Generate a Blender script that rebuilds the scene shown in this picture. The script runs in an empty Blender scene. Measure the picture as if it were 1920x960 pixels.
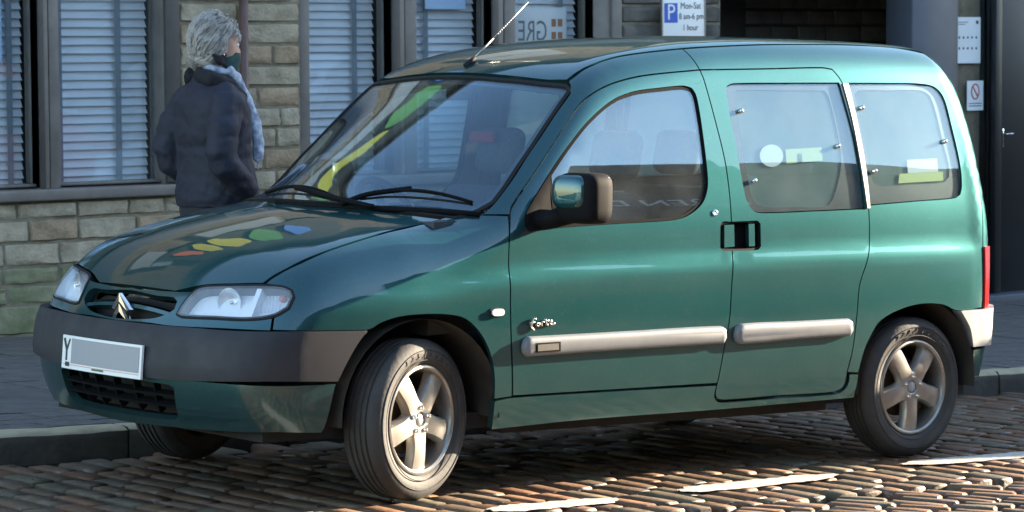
import bpy, bmesh, math, random
import numpy as np
from mathutils import Matrix, Vector, noise
from mathutils.geometry import delaunay_2d_cdt
random.seed(7); RNG = np.random.default_rng(7)
rad = math.radians
scene = bpy.context.scene
COL = scene.collection

# ------------------------------------------------------------------ camera, sky, sun
# street frame: X = the way the car faces (uphill), Y = towards the camera's side of the street, Z = up from the road.
# the road climbs by SLOPE, buildings and people stand plumb: world = RS @ street
SLOPE = rad(1.954)
RS = np.array([[math.cos(SLOPE), 0, -math.sin(SLOPE)], [0, 1, 0], [math.sin(SLOPE), 0, math.cos(SLOPE)]])
RS4 = Matrix([[*RS[0], 0], [*RS[1], 0], [*RS[2], 0], [0, 0, 0, 1]])
FPX = 5430.65
CAM = np.array([6.5001, 9.1533, 1.4447])
_yaw, _pit, _rol = 4.01964083, -5.06476770e-02, 2.10677446e-02
CD = np.array([math.cos(_pit)*math.cos(_yaw), math.cos(_pit)*math.sin(_yaw), math.sin(_pit)])
CR = np.cross(CD, [0, 0, 1.]); CR /= np.linalg.norm(CR); CU = np.cross(CR, CD)
CR, CU = CR*math.cos(_rol)+CU*math.sin(_rol), CU*math.cos(_rol)-CR*math.sin(_rol)
def ray(px):
    return CD+CR*(px[0]-960)/FPX-CU*(px[1]-480)/FPX
camd = bpy.data.cameras.new('camera'); cam = bpy.data.objects.new('camera', camd); COL.objects.link(cam)
camd.sensor_width = 36; camd.lens = 36*FPX/1920; camd.clip_start = .1; camd.clip_end = 2000
_b = np.stack([CR, CU, -CD], 1)
cam.matrix_world = RS4 @ (Matrix.Translation(CAM) @ Matrix(_b.tolist()).to_4x4())
camd.dof.use_dof = True; camd.dof.focus_distance = 10.7; camd.dof.aperture_fstop = 9
scene.camera = cam

SUN_AZ, SUN_EL = rad(9.5), rad(15.5)      # azimuth from straight behind the car towards the street side
sdir = RS @ np.array([-math.cos(SUN_EL)*math.cos(SUN_AZ), math.cos(SUN_EL)*math.sin(SUN_AZ), math.sin(SUN_EL)])
world = bpy.data.worlds.new('World'); scene.world = world; world.use_nodes = True
wn = world.node_tree
bg = wn.nodes['Background']; sky = wn.nodes.new('ShaderNodeTexSky')
sky.sky_type = 'NISHITA'; sky.sun_disc = False
sky.sun_elevation = math.asin(sdir[2]); sky.sun_rotation = math.atan2(sdir[0], sdir[1])
sky.air_density = 1.0; sky.dust_density = .35; sky.ozone_density = 1.3
wn.links.new(sky.outputs[0], bg.inputs[0]); bg.inputs[1].default_value = .106
sl = bpy.data.lights.new('sun', 'SUN'); sl.energy = 5; sl.angle = rad(.53); sl.color = (1, .83, .62)
sun = bpy.data.objects.new('sun', sl); COL.objects.link(sun)
sun.rotation_euler = Vector((-sdir).tolist()).to_track_quat('-Z', 'Y').to_euler()
vs = scene.view_settings; vs.view_transform = 'Standard'; vs.look = 'None'; vs.gamma = 1; vs.use_curve_mapping = False
vs.exposure = 2.7
try:
    scene.cycles.max_bounces = 10; scene.cycles.transparent_max_bounces = 24; scene.cycles.glossy_bounces = 6
except Exception: pass

# ------------------------------------------------------------------ materials
MATS = {}
def nodes(m):
    m.use_nodes = True; nt = m.node_tree
    return nt, nt.nodes['Principled BSDF']
def mat(name, col, rough=.5, metal=0., var=.0, vscale=6., bump=0., bscale=40., coat=0., spec=.5, rvar=0., col2=None, em=None, trans=0, detail=6.):
    m = bpy.data.materials.new(name); nt, p = nodes(m)
    p.inputs['Base Color'].default_value = (*col, 1); p.inputs['Roughness'].default_value = rough
    p.inputs['Metallic'].default_value = metal; p.inputs['Coat Weight'].default_value = coat
    p.inputs['Coat Roughness'].default_value = .03; p.inputs['Specular IOR Level'].default_value = spec
    p.inputs['Transmission Weight'].default_value = trans
    if em:
        p.inputs['Emission Color'].default_value = (*em[0], 1); p.inputs['Emission Strength'].default_value = em[1]
    tc = nt.nodes.new('ShaderNodeTexCoord')
    if var > 0 or col2 or rvar:
        n = nt.nodes.new('ShaderNodeTexNoise'); n.inputs['Scale'].default_value = vscale; n.inputs['Detail'].default_value = detail
        n.inputs['Roughness'].default_value = .62
        oi = nt.nodes.new('ShaderNodeObjectInfo'); va = nt.nodes.new('ShaderNodeVectorMath'); va.operation = 'ADD'
        vs_ = nt.nodes.new('ShaderNodeVectorMath'); vs_.operation = 'SCALE'; vs_.inputs[0].default_value = (31, 17, 23)
        nt.links.new(oi.outputs['Random'], vs_.inputs['Scale']); nt.links.new(vs_.outputs[0], va.inputs[1])
        nt.links.new(tc.outputs['Object'], va.inputs[0]); nt.links.new(va.outputs[0], n.inputs['Vector'])
        rr = nt.nodes.new('ShaderNodeMapRange'); rr.inputs[1].default_value = .3; rr.inputs[2].default_value = .7
        nt.links.new(n.outputs[0], rr.inputs[0])
        mx = nt.nodes.new('ShaderNodeMix'); mx.data_type = 'RGBA'
        c2 = col2 if col2 else tuple(c*(1-var) for c in col); c1 = col if col2 else tuple(min(1, c*(1+var)) for c in col)
        mx.inputs[6].default_value = (*c1, 1); mx.inputs[7].default_value = (*c2, 1)
        nt.links.new(rr.outputs[0], mx.inputs[0]); nt.links.new(mx.outputs[2], p.inputs['Base Color'])
        if rvar:
            r2 = nt.nodes.new('ShaderNodeMapRange'); r2.inputs[3].default_value = max(.02, rough-rvar); r2.inputs[4].default_value = min(1, rough+rvar)
            nt.links.new(rr.outputs[0], r2.inputs[0]); nt.links.new(r2.outputs[0], p.inputs['Roughness'])
    if bump:
        n2 = nt.nodes.new('ShaderNodeTexNoise'); n2.inputs['Scale'].default_value = bscale; n2.inputs['Detail'].default_value = 5
        b = nt.nodes.new('ShaderNodeBump'); b.inputs['Strength'].default_value = bump; b.inputs['Distance'].default_value = .01
        nt.links.new(tc.outputs['Object'], n2.inputs['Vector']); nt.links.new(n2.outputs[0], b.inputs['Height']); nt.links.new(b.outputs[0], p.inputs['Normal'])
    MATS[name] = m
    return m
def glassmat(name, tint=(.8, .86, .86), ior=1.7, rough=0., dirt=0., dcol=(.6, .62, .6), wave=0.):
    m = bpy.data.materials.new(name); m.use_nodes = True; nt = m.node_tree; nt.nodes.clear()
    out = nt.nodes.new('ShaderNodeOutputMaterial'); tr = nt.nodes.new('ShaderNodeBsdfTransparent'); gl = nt.nodes.new('ShaderNodeBsdfGlossy')
    # Schlick reflectance from the angle of incidence (the same from both faces of a thin pane)
    lw = nt.nodes.new('ShaderNodeLayerWeight'); lw.inputs[0].default_value = .5; pw = nt.nodes.new('ShaderNodeMath'); pw.operation = 'POWER'; pw.inputs[1].default_value = 5
    fr = nt.nodes.new('ShaderNodeMapRange'); f0 = ((ior-1)/(ior+1))**2; fr.inputs[3].default_value = f0; fr.inputs[4].default_value = 1; mx = nt.nodes.new('ShaderNodeMixShader')
    nt.links.new(lw.outputs['Facing'], pw.inputs[0]); nt.links.new(pw.outputs[0], fr.inputs[0])
    tr.inputs[0].default_value = (*tint, 1); gl.inputs['Roughness'].default_value = rough
    gl.inputs[0].default_value = (.76, .89, 1, 1)
    nt.links.new(fr.outputs[0], mx.inputs[0]); nt.links.new(tr.outputs[0], mx.inputs[1]); nt.links.new(gl.outputs[0], mx.inputs[2])
    last = mx
    tc = nt.nodes.new('ShaderNodeTexCoord')
    if dirt:
        df = nt.nodes.new('ShaderNodeBsdfDiffuse'); df.inputs[0].default_value = (*dcol, 1)
        n = nt.nodes.new('ShaderNodeTexNoise'); n.inputs['Scale'].default_value = 5; n.inputs['Detail'].default_value = 8
        rr = nt.nodes.new('ShaderNodeMapRange'); rr.inputs[1].default_value = .35; rr.inputs[2].default_value = .8; rr.inputs[3].default_value = dirt*.4; rr.inputs[4].default_value = dirt*1.6
        nt.links.new(tc.outputs['Object'], n.inputs['Vector']); nt.links.new(n.outputs[0], rr.inputs[0])
        m2 = nt.nodes.new('ShaderNodeMixShader'); nt.links.new(rr.outputs[0], m2.inputs[0]); nt.links.new(mx.outputs[0], m2.inputs[1]); nt.links.new(df.outputs[0], m2.inputs[2])
        last = m2
    if wave:
        n = nt.nodes.new('ShaderNodeTexNoise'); n.inputs['Scale'].default_value = 2.2; n.inputs['Detail'].default_value = 1
        b = nt.nodes.new('ShaderNodeBump'); b.inputs['Strength'].default_value = wave; b.inputs['Distance'].default_value = .02
        nt.links.new(tc.outputs['Object'], n.inputs['Vector']); nt.links.new(n.outputs[0], b.inputs['Height']); nt.links.new(b.outputs[0], gl.inputs['Normal']); 
    nt.links.new(last.outputs[0], out.inputs[0]); MATS[name] = m
    return m
def filmmat(name):
    m = bpy.data.materials.new(name); m.use_nodes = True; nt = m.node_tree; nt.nodes.clear(); N = nt.nodes.new; L = nt.links.new
    out = N('ShaderNodeOutputMaterial'); tr = N('ShaderNodeBsdfTransparent'); df = N('ShaderNodeBsdfDiffuse'); tl = N('ShaderNodeBsdfTranslucent'); a = N('ShaderNodeMixShader'); b = N('ShaderNodeMixShader')
    df.inputs[0].default_value = (.60, .70, .66, 1); tl.inputs[0].default_value = (.60, .70, .62, 1); a.inputs[0].default_value = .6
    n = N('ShaderNodeTexNoise'); n.inputs['Scale'].default_value = 4; n.inputs['Detail'].default_value = 7; tc = N('ShaderNodeTexCoord'); L(tc.outputs['Object'], n.inputs['Vector'])
    r = N('ShaderNodeMapRange'); r.inputs[1].default_value = .3; r.inputs[2].default_value = .7; r.inputs[3].default_value = .5; r.inputs[4].default_value = .7; L(n.outputs[0], r.inputs[0])
    L(df.outputs[0], a.inputs[1]); L(tl.outputs[0], a.inputs[2]); L(r.outputs[0], b.inputs[0]); L(tr.outputs[0], b.inputs[1]); L(a.outputs[0], b.inputs[2]); L(b.outputs[0], out.inputs[0]); MATS[name] = m
def paintmat(name, col, col2, dust):
    m = bpy.data.materials.new(name); nt, p = nodes(m); L = nt.links.new; N = nt.nodes.new
    tc = N('ShaderNodeTexCoord')
    nf = N('ShaderNodeTexNoise'); nf.inputs['Scale'].default_value = 1.7; L(tc.outputs['Object'], nf.inputs['Vector'])
    mx = N('ShaderNodeMix'); mx.data_type = 'RGBA'; mx.inputs[6].default_value = (*col, 1); mx.inputs[7].default_value = (*col2, 1)
    L(nf.outputs[0], mx.inputs[0])
    # road film: thicker low on the body, blotchy
    n = N('ShaderNodeTexNoise'); n.inputs['Scale'].default_value = 2.6; n.inputs['Detail'].default_value = 9; n.inputs['Roughness'].default_value = .68
    L(tc.outputs['Object'], n.inputs['Vector'])
    sx = N('ShaderNodeSeparateXYZ'); L(tc.outputs['Object'], sx.inputs[0])
    hz = N('ShaderNodeMapRange'); hz.inputs[1].default_value = .95; hz.inputs[2].default_value = .25; L(sx.outputs['Z'], hz.inputs[0])
    ad = N('ShaderNodeMath'); ad.operation = 'MULTIPLY_ADD'; ad.inputs[1].default_value = .55; L(hz.outputs[0], ad.inputs[0]); L(n.outputs[0], ad.inputs[2])
    dr = N('ShaderNodeMapRange'); dr.inputs[1].default_value = .48; dr.inputs[2].default_value = 1.15; dr.inputs[4].default_value = dust; L(ad.outputs[0], dr.inputs[0])
    m2 = N('ShaderNodeMix'); m2.data_type = 'RGBA'; m2.inputs[7].default_value = (.13, .145, .125, 1); L(dr.outputs[0], m2.inputs[0]); L(mx.outputs[2], m2.inputs[6])
    sp = N('ShaderNodeTexNoise'); sp.inputs['Scale'].default_value = 85; sp.inputs['Detail'].default_value = 3; L(tc.outputs['Object'], sp.inputs['Vector'])
    sr = N('ShaderNodeMapRange'); sr.inputs[1].default_value = .60; sr.inputs[2].default_value = .72; sr.inputs[4].default_value = .10; L(sp.outputs[0], sr.inputs[0])
    m3 = N('ShaderNodeMix'); m3.data_type = 'RGBA'; m3.inputs[7].default_value = (.16, .17, .145, 1); L(sr.outputs[0], m3.inputs[0]); L(m2.outputs[2], m3.inputs[6])
    L(m3.outputs[2], p.inputs['Base Color'])
    p.inputs['Metallic'].default_value = .62; p.inputs['Roughness'].default_value = .38; p.inputs['Specular IOR Level'].default_value = .2; p.inputs['Specular Tint'].default_value = (.12, .55, .52, 1)
    p.inputs['Coat Weight'].default_value = 1; p.inputs['Coat IOR'].default_value = 1.6
    cr = N('ShaderNodeMapRange'); cr.inputs[2].default_value = .15; cr.inputs[3].default_value = .015; cr.inputs[4].default_value = .15; L(dr.outputs[0], cr.inputs[0]); L(cr.outputs[0], p.inputs['Coat Roughness'])
    # flakes and a trace of panel ripple
    v = N('ShaderNodeTexNoise'); v.inputs['Scale'].default_value = 900; L(tc.outputs['Object'], v.inputs['Vector'])
    b = N('ShaderNodeBump'); b.inputs['Strength'].default_value = .12; b.inputs['Distance'].default_value = .001; L(v.outputs[0], b.inputs['Height']); L(b.outputs[0], p.inputs['Normal'])
    w = N('ShaderNodeTexNoise'); w.inputs['Scale'].default_value = 3.5; w.inputs['Detail'].default_value = 2; L(tc.outputs['Object'], w.inputs['Vector'])
    b2 = N('ShaderNodeBump'); b2.inputs['Strength'].default_value = .20; b2.inputs['Distance'].default_value = .012; L(w.outputs[0], b2.inputs['Height']); L(b2.outputs[0], p.inputs['Coat Normal'])
    MATS[name] = m
    return m
paintmat('paint', (.012, .070, .077), (.010, .056, .063), .20)
mat('trim', (.035, .037, .04), .8, var=.15, vscale=20)
mat('trim_light', (.16, .165, .17), .85, var=.1)
mat('seatcloth', (.045, .05, .06), .95, var=.25, vscale=60, bump=.3, bscale=200)
mat('rubber', (.016, .016, .016), .75, var=.2, vscale=12, spec=.15)
mat('sealgrey', (.007, .007, .007), .8, var=.2, vscale=9, spec=.05)
mat('frit', (.03, .032, .042), .35)
mat('bumper', (.028, .028, .032), .6, spec=.25, var=.22, vscale=5, bump=.08, bscale=300, rvar=.08)
mat('bumper_grey', (.25, .255, .255), .5, var=.14, vscale=8, bump=.05, bscale=260)
mat('moulding', (.165, .172, .178), .48, var=.14, vscale=7, bump=.05, bscale=260)
mat('black_plastic', (.006, .006, .0065), .7, spec=.08, var=.2, vscale=15, bump=.05, bscale=200)
mat('underbody', (.012, .011, .010), .95, var=.3, vscale=8)
mat('liner', (.016, .014, .012), .95, var=.4, vscale=7, col2=(.045, .038, .028))
mat('tyre', (.022, .021, .020), .72, var=.3, vscale=8, bump=.15, bscale=60, col2=(.045, .042, .038))
mat('alloy', (.40, .385, .35), .38, .8, var=.2, vscale=9, rvar=.1, col2=(.24, .22, .19))
mat('tyre_letter', (.05, .048, .045), .7)
mat('brake', (.09, .055, .035), .7, .5, var=.4, vscale=14)
mat('chrome', (.75, .75, .76), .14, 1.)
mat('reflector', (.86, .87, .88), .38, .8)
mat('lampback', (.92, .92, .92), .4, .0)
mat('amber', (.55, .13, .02), .2, spec=.7)
mat('redlamp', (.50, .012, .012), .18, spec=.7, coat=.5)
mat('platewhite', (.74, .74, .72), .4)
mat('plategrey', (.29, .29, .31), .5)
mat('ink', (.012, .012, .014), .5)
mat('redink', (.6, .05, .03), .5); mat('greenink', (.03, .12, .04), .5)
mat('sticker_yellow', (.55, .62, .25), .7); mat('paper', (.80, .81, .80), .8, var=.05); mat('paper_blue', (.50, .66, .86), .6)  # sticker yellow is an even matt colour
mat('redcloth', (.28, .02, .03), .9)
glassmat('screen', (.86, .92, .92), 1.85, dirt=.012); glassmat('sideglass', (.80, .87, .88), 1.95, dirt=.03); glassmat('lens', (.95, .96, .97), 1.5, dirt=.10, dcol=(.85, .86, .88))
glassmat('rearglass', (.80, .87, .88), 1.8, dirt=.03)
filmmat('film')

# ------------------------------------------------------------------ mesh helpers
def link(name, me, mats, parent=None):
    o = bpy.data.objects.new(name, me); COL.objects.link(o)
    for m in (mats if isinstance(mats, (list, tuple)) else [mats]):
        me.materials.append(MATS[m] if isinstance(m, str) else m)
    if parent is not None: o.parent = parent
    return o
def tag(o, label, cat, group=None):
    o['label'] = label; o['category'] = cat
    if group: o['group'] = group
    return o
def struct(o, kind='structure'):
    o['kind'] = kind
    return o
def empty(name, loc=(0, 0, 0), parent=None):
    o = bpy.data.objects.new(name, None); COL.objects.link(o); o.location = loc; o.empty_display_size = .2
    if parent is not None: o.parent = parent
    return o
class MB:
    def __init__(s): s.v = []; s.f = []; s.m = []; s.sm = []
    def add(s, v, f, mi=0, smooth=False, M=None):
        o = len(s.v)
        if M is not None: v = [tuple(M @ Vector(p)) for p in v]
        s.v += [tuple(map(float, p)) for p in v]; s.f += [tuple(int(i)+o for i in q) for q in f]; s.m += [mi]*len(f); s.sm += [smooth]*len(f)
        return s
    def box(s, a, b, mi=0, bev=0, seg=2, M=None, smooth=False):
        a = np.array(a, float); b = np.array(b, float); lo = np.minimum(a, b); hi = np.maximum(a, b)
        bm = bmesh.new(); bmesh.ops.create_cube(bm, size=1)
        for v in bm.verts: v.co = Vector((lo+(np.array(v.co)+.5)*(hi-lo)).tolist())
        if bev: bmesh.ops.bevel(bm, geom=bm.edges[:], offset=min(bev, .49*float((hi-lo).min())), segments=seg, profile=.5, affect='EDGES')
        bm.verts.index_update()
        s.add([v.co[:] for v in bm.verts], [[v.index for v in f.verts] for f in bm.faces], mi, smooth or bev > 0, M); bm.free()
        return s
    def tube(s, path, r, n=10, mi=0, cap=True, M=None, flat=None):
        P = np.array(path, float); k = len(P); r = np.broadcast_to(np.array(r, float), (k,))
        T = np.gradient(P, axis=0); T /= np.linalg.norm(T, axis=1)[:, None]+1e-12
        up = np.array([0, 0, 1.]) if abs(T[0][2]) < .9 else np.array([1., 0, 0])
        A = np.cross(T[0], up); A /= np.linalg.norm(A); vs_ = []
        for i in range(k):
            A = A-T[i]*(A@T[i]); A /= np.linalg.norm(A); B = np.cross(T[i], A)
            for j in range(n):
                t = 2*math.pi*j/n; vs_.append(P[i]+r[i]*(A*math.cos(t)*(flat or 1)+B*math.sin(t)))
        fs = [(i*n+j, i*n+(j+1) % n, (i+1)*n+(j+1) % n, (i+1)*n+j) for i in range(k-1) for j in range(n)]
        if cap: fs += [tuple(range(n-1, -1, -1)), tuple((k-1)*n+j for j in range(n))]
        return s.add(vs_, fs, mi, True, M)
    def lathe(s, prof, n=48, mi=0, M=None, closed=False):   # profile (r, h) about local Z
        k = len(prof); vs_ = [(r*math.cos(2*math.pi*j/n), r*math.sin(2*math.pi*j/n), h) for r, h in prof for j in range(n)]
        fs = [(i*n+j, i*n+(j+1) % n, ((i+1) % k)*n+(j+1) % n, ((i+1) % k)*n+j) for i in range(k if closed else k-1) for j in range(n)]
        return s.add(vs_, fs, mi, True, M)
    def prism(s, pts, z0, z1, mi=0, M=None):
        n = len(pts); v = [(x, y, z0) for x, y in pts]+[(x, y, z1) for x, y in pts]
        f = [tuple(range(n-1, -1, -1)), tuple(range(n, 2*n))]+[(i, (i+1) % n, n+(i+1) % n, n+i) for i in range(n)]
        return s.add(v, f, mi, False, M)
    def build(s, name, mats, parent=None, recalc=True, autos=None):
        me = bpy.data.meshes.new(name); me.from_pydata(s.v, [], s.f); me.polygons.foreach_set('material_index', s.m)
        me.polygons.foreach_set('use_smooth', s.sm)
        if recalc:
            bm = bmesh.new(); bm.from_mesh(me); bmesh.ops.recalc_face_normals(bm, faces=bm.faces[:]); bm.to_mesh(me); bm.free()
        if autos is not None: me.set_sharp_from_angle(angle=rad(autos))
        me.update()
        return link(name, me, mats, parent)
def text_mesh(body, size, depth, font_scale=(1, 1), align='CENTER'):
    cu = bpy.data.curves.new('t', 'FONT'); cu.body = body; cu.size = size; cu.extrude = depth; cu.align_x = align; cu.align_y = 'CENTER'; cu.resolution_u = 3
    ob = bpy.data.objects.new('t', cu); COL.objects.link(ob)
    dg = bpy.context.evaluated_depsgraph_get(); me = bpy.data.meshes.new_from_object(ob.evaluated_get(dg))
    bpy.data.objects.remove(ob); bpy.data.curves.remove(cu)
    return me
def copy_tree(o, parent=None):
    c = o.copy(); COL.objects.link(c)
    if parent is not None: c.parent = parent
    for ch in list(o.children): copy_tree(ch, c)
    return c
def mirror_obj(o, parent=None):
    """a real mirrored copy (about y = 0) of a mesh object"""
    me = o.data.copy(); co = np.empty(len(me.vertices)*3); me.vertices.foreach_get('co', co); co = co.reshape(-1, 3)
    M = np.array(o.matrix_basis); co = co @ M[:3, :3].T+M[:3, 3]; co[:, 1] *= -1
    nm = None
    me.vertices.foreach_set('co', co.ravel()); me.flip_normals(); me.update()
    c = bpy.data.objects.new(o.name.split('.')[0], me); COL.objects.link(c); c.parent = parent if parent is not None else o.parent
    return c

# ------------------------------------------------------------------ car body surface (implicit; metres; origin on the road under the front axle)
def pch(xs,ys):
    xs=np.array(xs,float);ys=np.array(ys,float)
    h=np.diff(xs);dl=np.diff(ys)/h
    m=np.zeros_like(xs)
    m[0]=dl[0];m[-1]=dl[-1]
    for i in range(1,len(xs)-1):
        if dl[i-1]*dl[i]<=0:m[i]=0
        else:
            w1=2*h[i]+h[i-1];w2=h[i]+2*h[i-1];m[i]=(w1+w2)/(w1/dl[i-1]+w2/dl[i])
    def f(x):
        x=np.clip(np.asarray(x,float),xs[0],xs[-1])
        i=np.clip(np.searchsorted(xs,x)-1,0,len(xs)-2)
        t=(x-xs[i])/h[i]
        return ((2*t**3-3*t**2+1)*ys[i]+(t**3-2*t**2+t)*h[i]*m[i]+(-2*t**3+3*t**2)*ys[i+1]+(t**3-t**2)*h[i]*m[i+1])
    return f
sig=lambda t:1/(1+np.exp(-np.clip(t,-40,40)))
def smax(a,b,k):
    h=np.maximum(k-np.abs(a-b),0)/k
    return np.maximum(a,b)+h*h*k*.25
def soft(f,a,b,sg,dx=.002):
    x=np.arange(a,b,dx);k=np.arange(-4*sg,4*sg+dx/2,dx);w=np.exp(-.5*(k/sg)**2);w/=w.sum();n=len(k)//2
    y=f(x);y=np.convolve(np.concatenate([2*y[0]-y[n:0:-1],y,2*y[-1]-y[-2:-n-2:-1]]),w,'valid')
    return lambda t:np.interp(t,x,y)
Wz=soft(pch([.0,.20,.30,.40,.55,.70,.80,.95,1.05,1.15,1.25,1.35,1.45,1.55,1.65,1.8],[.72,.79,.815,.832,.842,.846,.845,.838,.827,.808,.787,.765,.742,.717,.690,.648]),0.,1.8,.05)
zc=pch([-3.3,-3.0,-2.3,-1.5,-.4,.0,.5],[.90,.897,.891,.869,.825,.775,.73])
amp=pch([-3.3,-3.08,-2.98,-2.8,.0,.35,.6],[0,0,.012,.016,.016,.008,0])
def W(x,z):
    w=Wz(z)-.05*np.clip((x-.0)/.8,0,2)**2-.045*np.clip((-2.1-x)/1.1,0,2)**2
    return w+amp(x)*(sig((zc(x)-z)/.016)-.5)
Tc=soft(pch([-3.4,-3.2,-3.0,-2.8,-2.4,-2.0,-1.6,-1.3,-1.1,-.95,-.85,-.6,-.3,-.06,.02,.2,.4,.6,.72,.80,.9],
       [1.60,1.70,1.75,1.772,1.778,1.774,1.756,1.728,1.697,1.658,1.62,1.468,1.27,1.11,1.075,1.035,.975,.885,.81,.74,.62]),-3.4,.9,.022)
bow=pch([-3.4,-1.6,-1.1,-.85,-.55,-.3,-.1,.1,.4,.9],[0,0,.12,.20,.46,.58,.50,.30,.10,.05])
crn=pch([-3.4,-1.6,-1.0,-.5,0,.5,.9],[.06,.06,.08,.06,.09,.12,.14])
def T(x,y):
    return Tc(x+bow(x)*y*y)-crn(x)*y*y
Fc=pch([.1,.26,.36,.46,.56,.66,.74,.80,.9,1.0],[.68,.765,.815,.835,.835,.795,.765,.73,.66,.58])
Rc=pch([.2,.45,.65,.9,1.1,1.3,1.5,1.65,1.8],[-3.18,-3.22,-3.235,-3.235,-3.22,-3.19,-3.14,-3.085,-3.01])
Fb=pch([.1,.40,.45,.50,.58,.62,.66],[.83,.85,.858,.866,.866,.86,.845])
kst=pch([-3.4,-1.3,-.9,-.4,-.1,.3,.8],[.14,.14,.12,.09,.14,.18,.16])
def F(x,y,z,kind='body'):
    ay=np.abs(y)
    t=T(x,y);dT=(Tc(x+.01)-Tc(x-.01))/.02
    top=(z-t)/np.sqrt(1+dT*dT)
    side=ay-W(x,z)
    if kind=='body':
        fr=x-(Fc(z)-.21*y*y-.08*y**4)
        re=(Rc(z)+.05*y*y+.05*y**4)-x
    else: # bumper
        fr=x-(Fb(z)-.19*y*y-.08*y**4)
        re=(-3.315+.10*y*y+.1*y**4)-x
        side=side-.01
    f=smax(top,side,kst(x))
    f=smax(f,fr,.13 if kind=='body' else .16)
    f=smax(f,re,.13)
    return f
def grad(P,kind='body',h=3e-3):
    x,y,z=P[...,0],P[...,1],P[...,2]
    g=np.stack([F(x+h,y,z,kind)-F(x-h,y,z,kind),F(x,y+h,z,kind)-F(x,y-h,z,kind),F(x,y,z+h,kind)-F(x,y,z-h,kind)],-1)
    return g/np.maximum(np.linalg.norm(g,axis=-1,keepdims=True),1e-9)
DOMS = {  # 2-D chart -> line in space along which the surface is found
 'xz': (lambda a, b, t: (a, t, b), 0., 1.1), 'xy': (lambda a, b, t: (a, b, t), .4, 2.2),
 'cyl': (lambda a, b, t: (.1+t*np.cos(a/.75), t*np.sin(a/.75), b), 0., 1.4),
 'cylr': (lambda a, b, t: (-2.6-t*np.cos(a/.75), t*np.sin(a/.75), b), 0., 1.4)}
def to2d(P, dom):
    P = np.asarray(P, float)
    if dom == 'xz': return P[:, [0, 2]]
    if dom == 'xy': return P[:, [0, 1]]
    if dom == 'cyl': return np.stack([np.arctan2(P[:, 1], P[:, 0]-.1)*.75, P[:, 2]], 1)
    return np.stack([np.arctan2(P[:, 1], -2.6-P[:, 0])*.75, P[:, 2]], 1)
def solve(ab, dom, kind='body'):
    a, b = ab[:, 0], ab[:, 1]; fn, i, o = DOMS[dom]; lo = np.full(len(a), i); hi = np.full(len(a), o)
    for _ in range(36):
        m = (lo+hi)/2; s = F(*fn(a, b, m), kind) < 0; lo = np.where(s, m, lo); hi = np.where(s, hi, m)
    return np.stack(fn(a, b, (lo+hi)/2), 1)
def on(px, kind='body'):
    """photo pixel -> point on the body surface that it looks at"""
    v = ray(px); v = v/np.linalg.norm(v); ts = np.linspace(8, 16.5, 900); P = CAM+ts[:, None]*v
    f = F(P[:, 0], P[:, 1], P[:, 2], kind); k = np.where(f < 0)[0]
    if not len(k): return P[int(np.argmin(f))]
    a, b = ts[k[0]-1], ts[k[0]]
    for _ in range(30):
        m = (a+b)/2; q = CAM+m*v
        if F(q[0], q[1], q[2], kind) < 0: b = m
        else: a = m
    return CAM+b*v
def ons(l, kind='body'): return [on(p, kind) for p in l]
def onpl(px, n, k):
    v = ray(px); n = np.array(n, float); return CAM+v*((k-CAM@n)/(v@n))
def mir(P): return np.asarray(P)*np.array([1, -1, 1])
def spline(P, step=.018, corner=38, closed=True):
    """densify a polyline: smooth through gentle bends, keep corners"""
    P = np.asarray(P, float); n = len(P); out = []
    ang = np.zeros(n)
    for i in range(n):
        a = P[i]-P[i-1]; b = P[(i+1) % n]-P[i]; c = (a@b)/(np.linalg.norm(a)*np.linalg.norm(b)+1e-12); ang[i] = math.degrees(math.acos(max(-1, min(1, c))))
    crn_ = ang > corner
    for i in range(n if closed else n-1):
        p1 = P[i]; p2 = P[(i+1) % n]; d = np.linalg.norm(p2-p1)
        p0 = 2*p1-p2 if crn_[i] or (not closed and i == 0) else P[i-1]
        p3 = 2*p2-p1 if crn_[(i+1) % n] or (not closed and i == n-2) else P[(i+2) % n]
        m1 = (p2-p0)/(np.linalg.norm(p1-p0)+d+1e-12)*d; m2 = (p3-p1)/(np.linalg.norm(p3-p2)+d+1e-12)*d
        for k in range(max(1, int(math.ceil(d/step)))):
            t = k/max(1, int(math.ceil(d/step)))
            out.append((2*t**3-3*t**2+1)*p1+(t**3-2*t**2+t)*m1+(-2*t**3+3*t**2)*p2+(t**3-t**2)*m2)
    if not closed: out.append(P[-1])
    return np.array(out)
def area2(L): x, y = L[:, 0], L[:, 1]; return .5*np.sum(x*np.roll(y, -1)-y*np.roll(x, -1))
def inset(L, g):
    """move a closed 2-D loop inwards by g"""
    s = 1 if area2(L) > 0 else -1
    e = np.roll(L, -1, 0)-L; l = np.linalg.norm(e, axis=1)[:, None]+1e-12; e /= l
    nrm = np.stack([-e[:, 1], e[:, 0]], 1)*s; a = nrm+np.roll(nrm, 1, 0); q = np.sum(a*nrm, 1)[:, None]
    return L+a/np.maximum(q, .35)*g
def inside(Q, L):
    x, y = Q[:, 0], Q[:, 1]; r = np.zeros(len(Q), bool)
    for i in range(len(L)):
        x1, y1 = L[i-1]; x2, y2 = L[i]
        if y1 == y2: continue
        r ^= ((y1 > y) != (y2 > y)) & (x < (x2-x1)*(y-y1)/(y2-y1)+x1)
    return r
def mindist(Q, L):
    out = np.empty(len(Q))
    for i in range(0, len(Q), 500): out[i:i+500] = np.sqrt(((Q[i:i+500, None]-L[None])**2).sum(2)).min(1)
    return out
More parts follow.
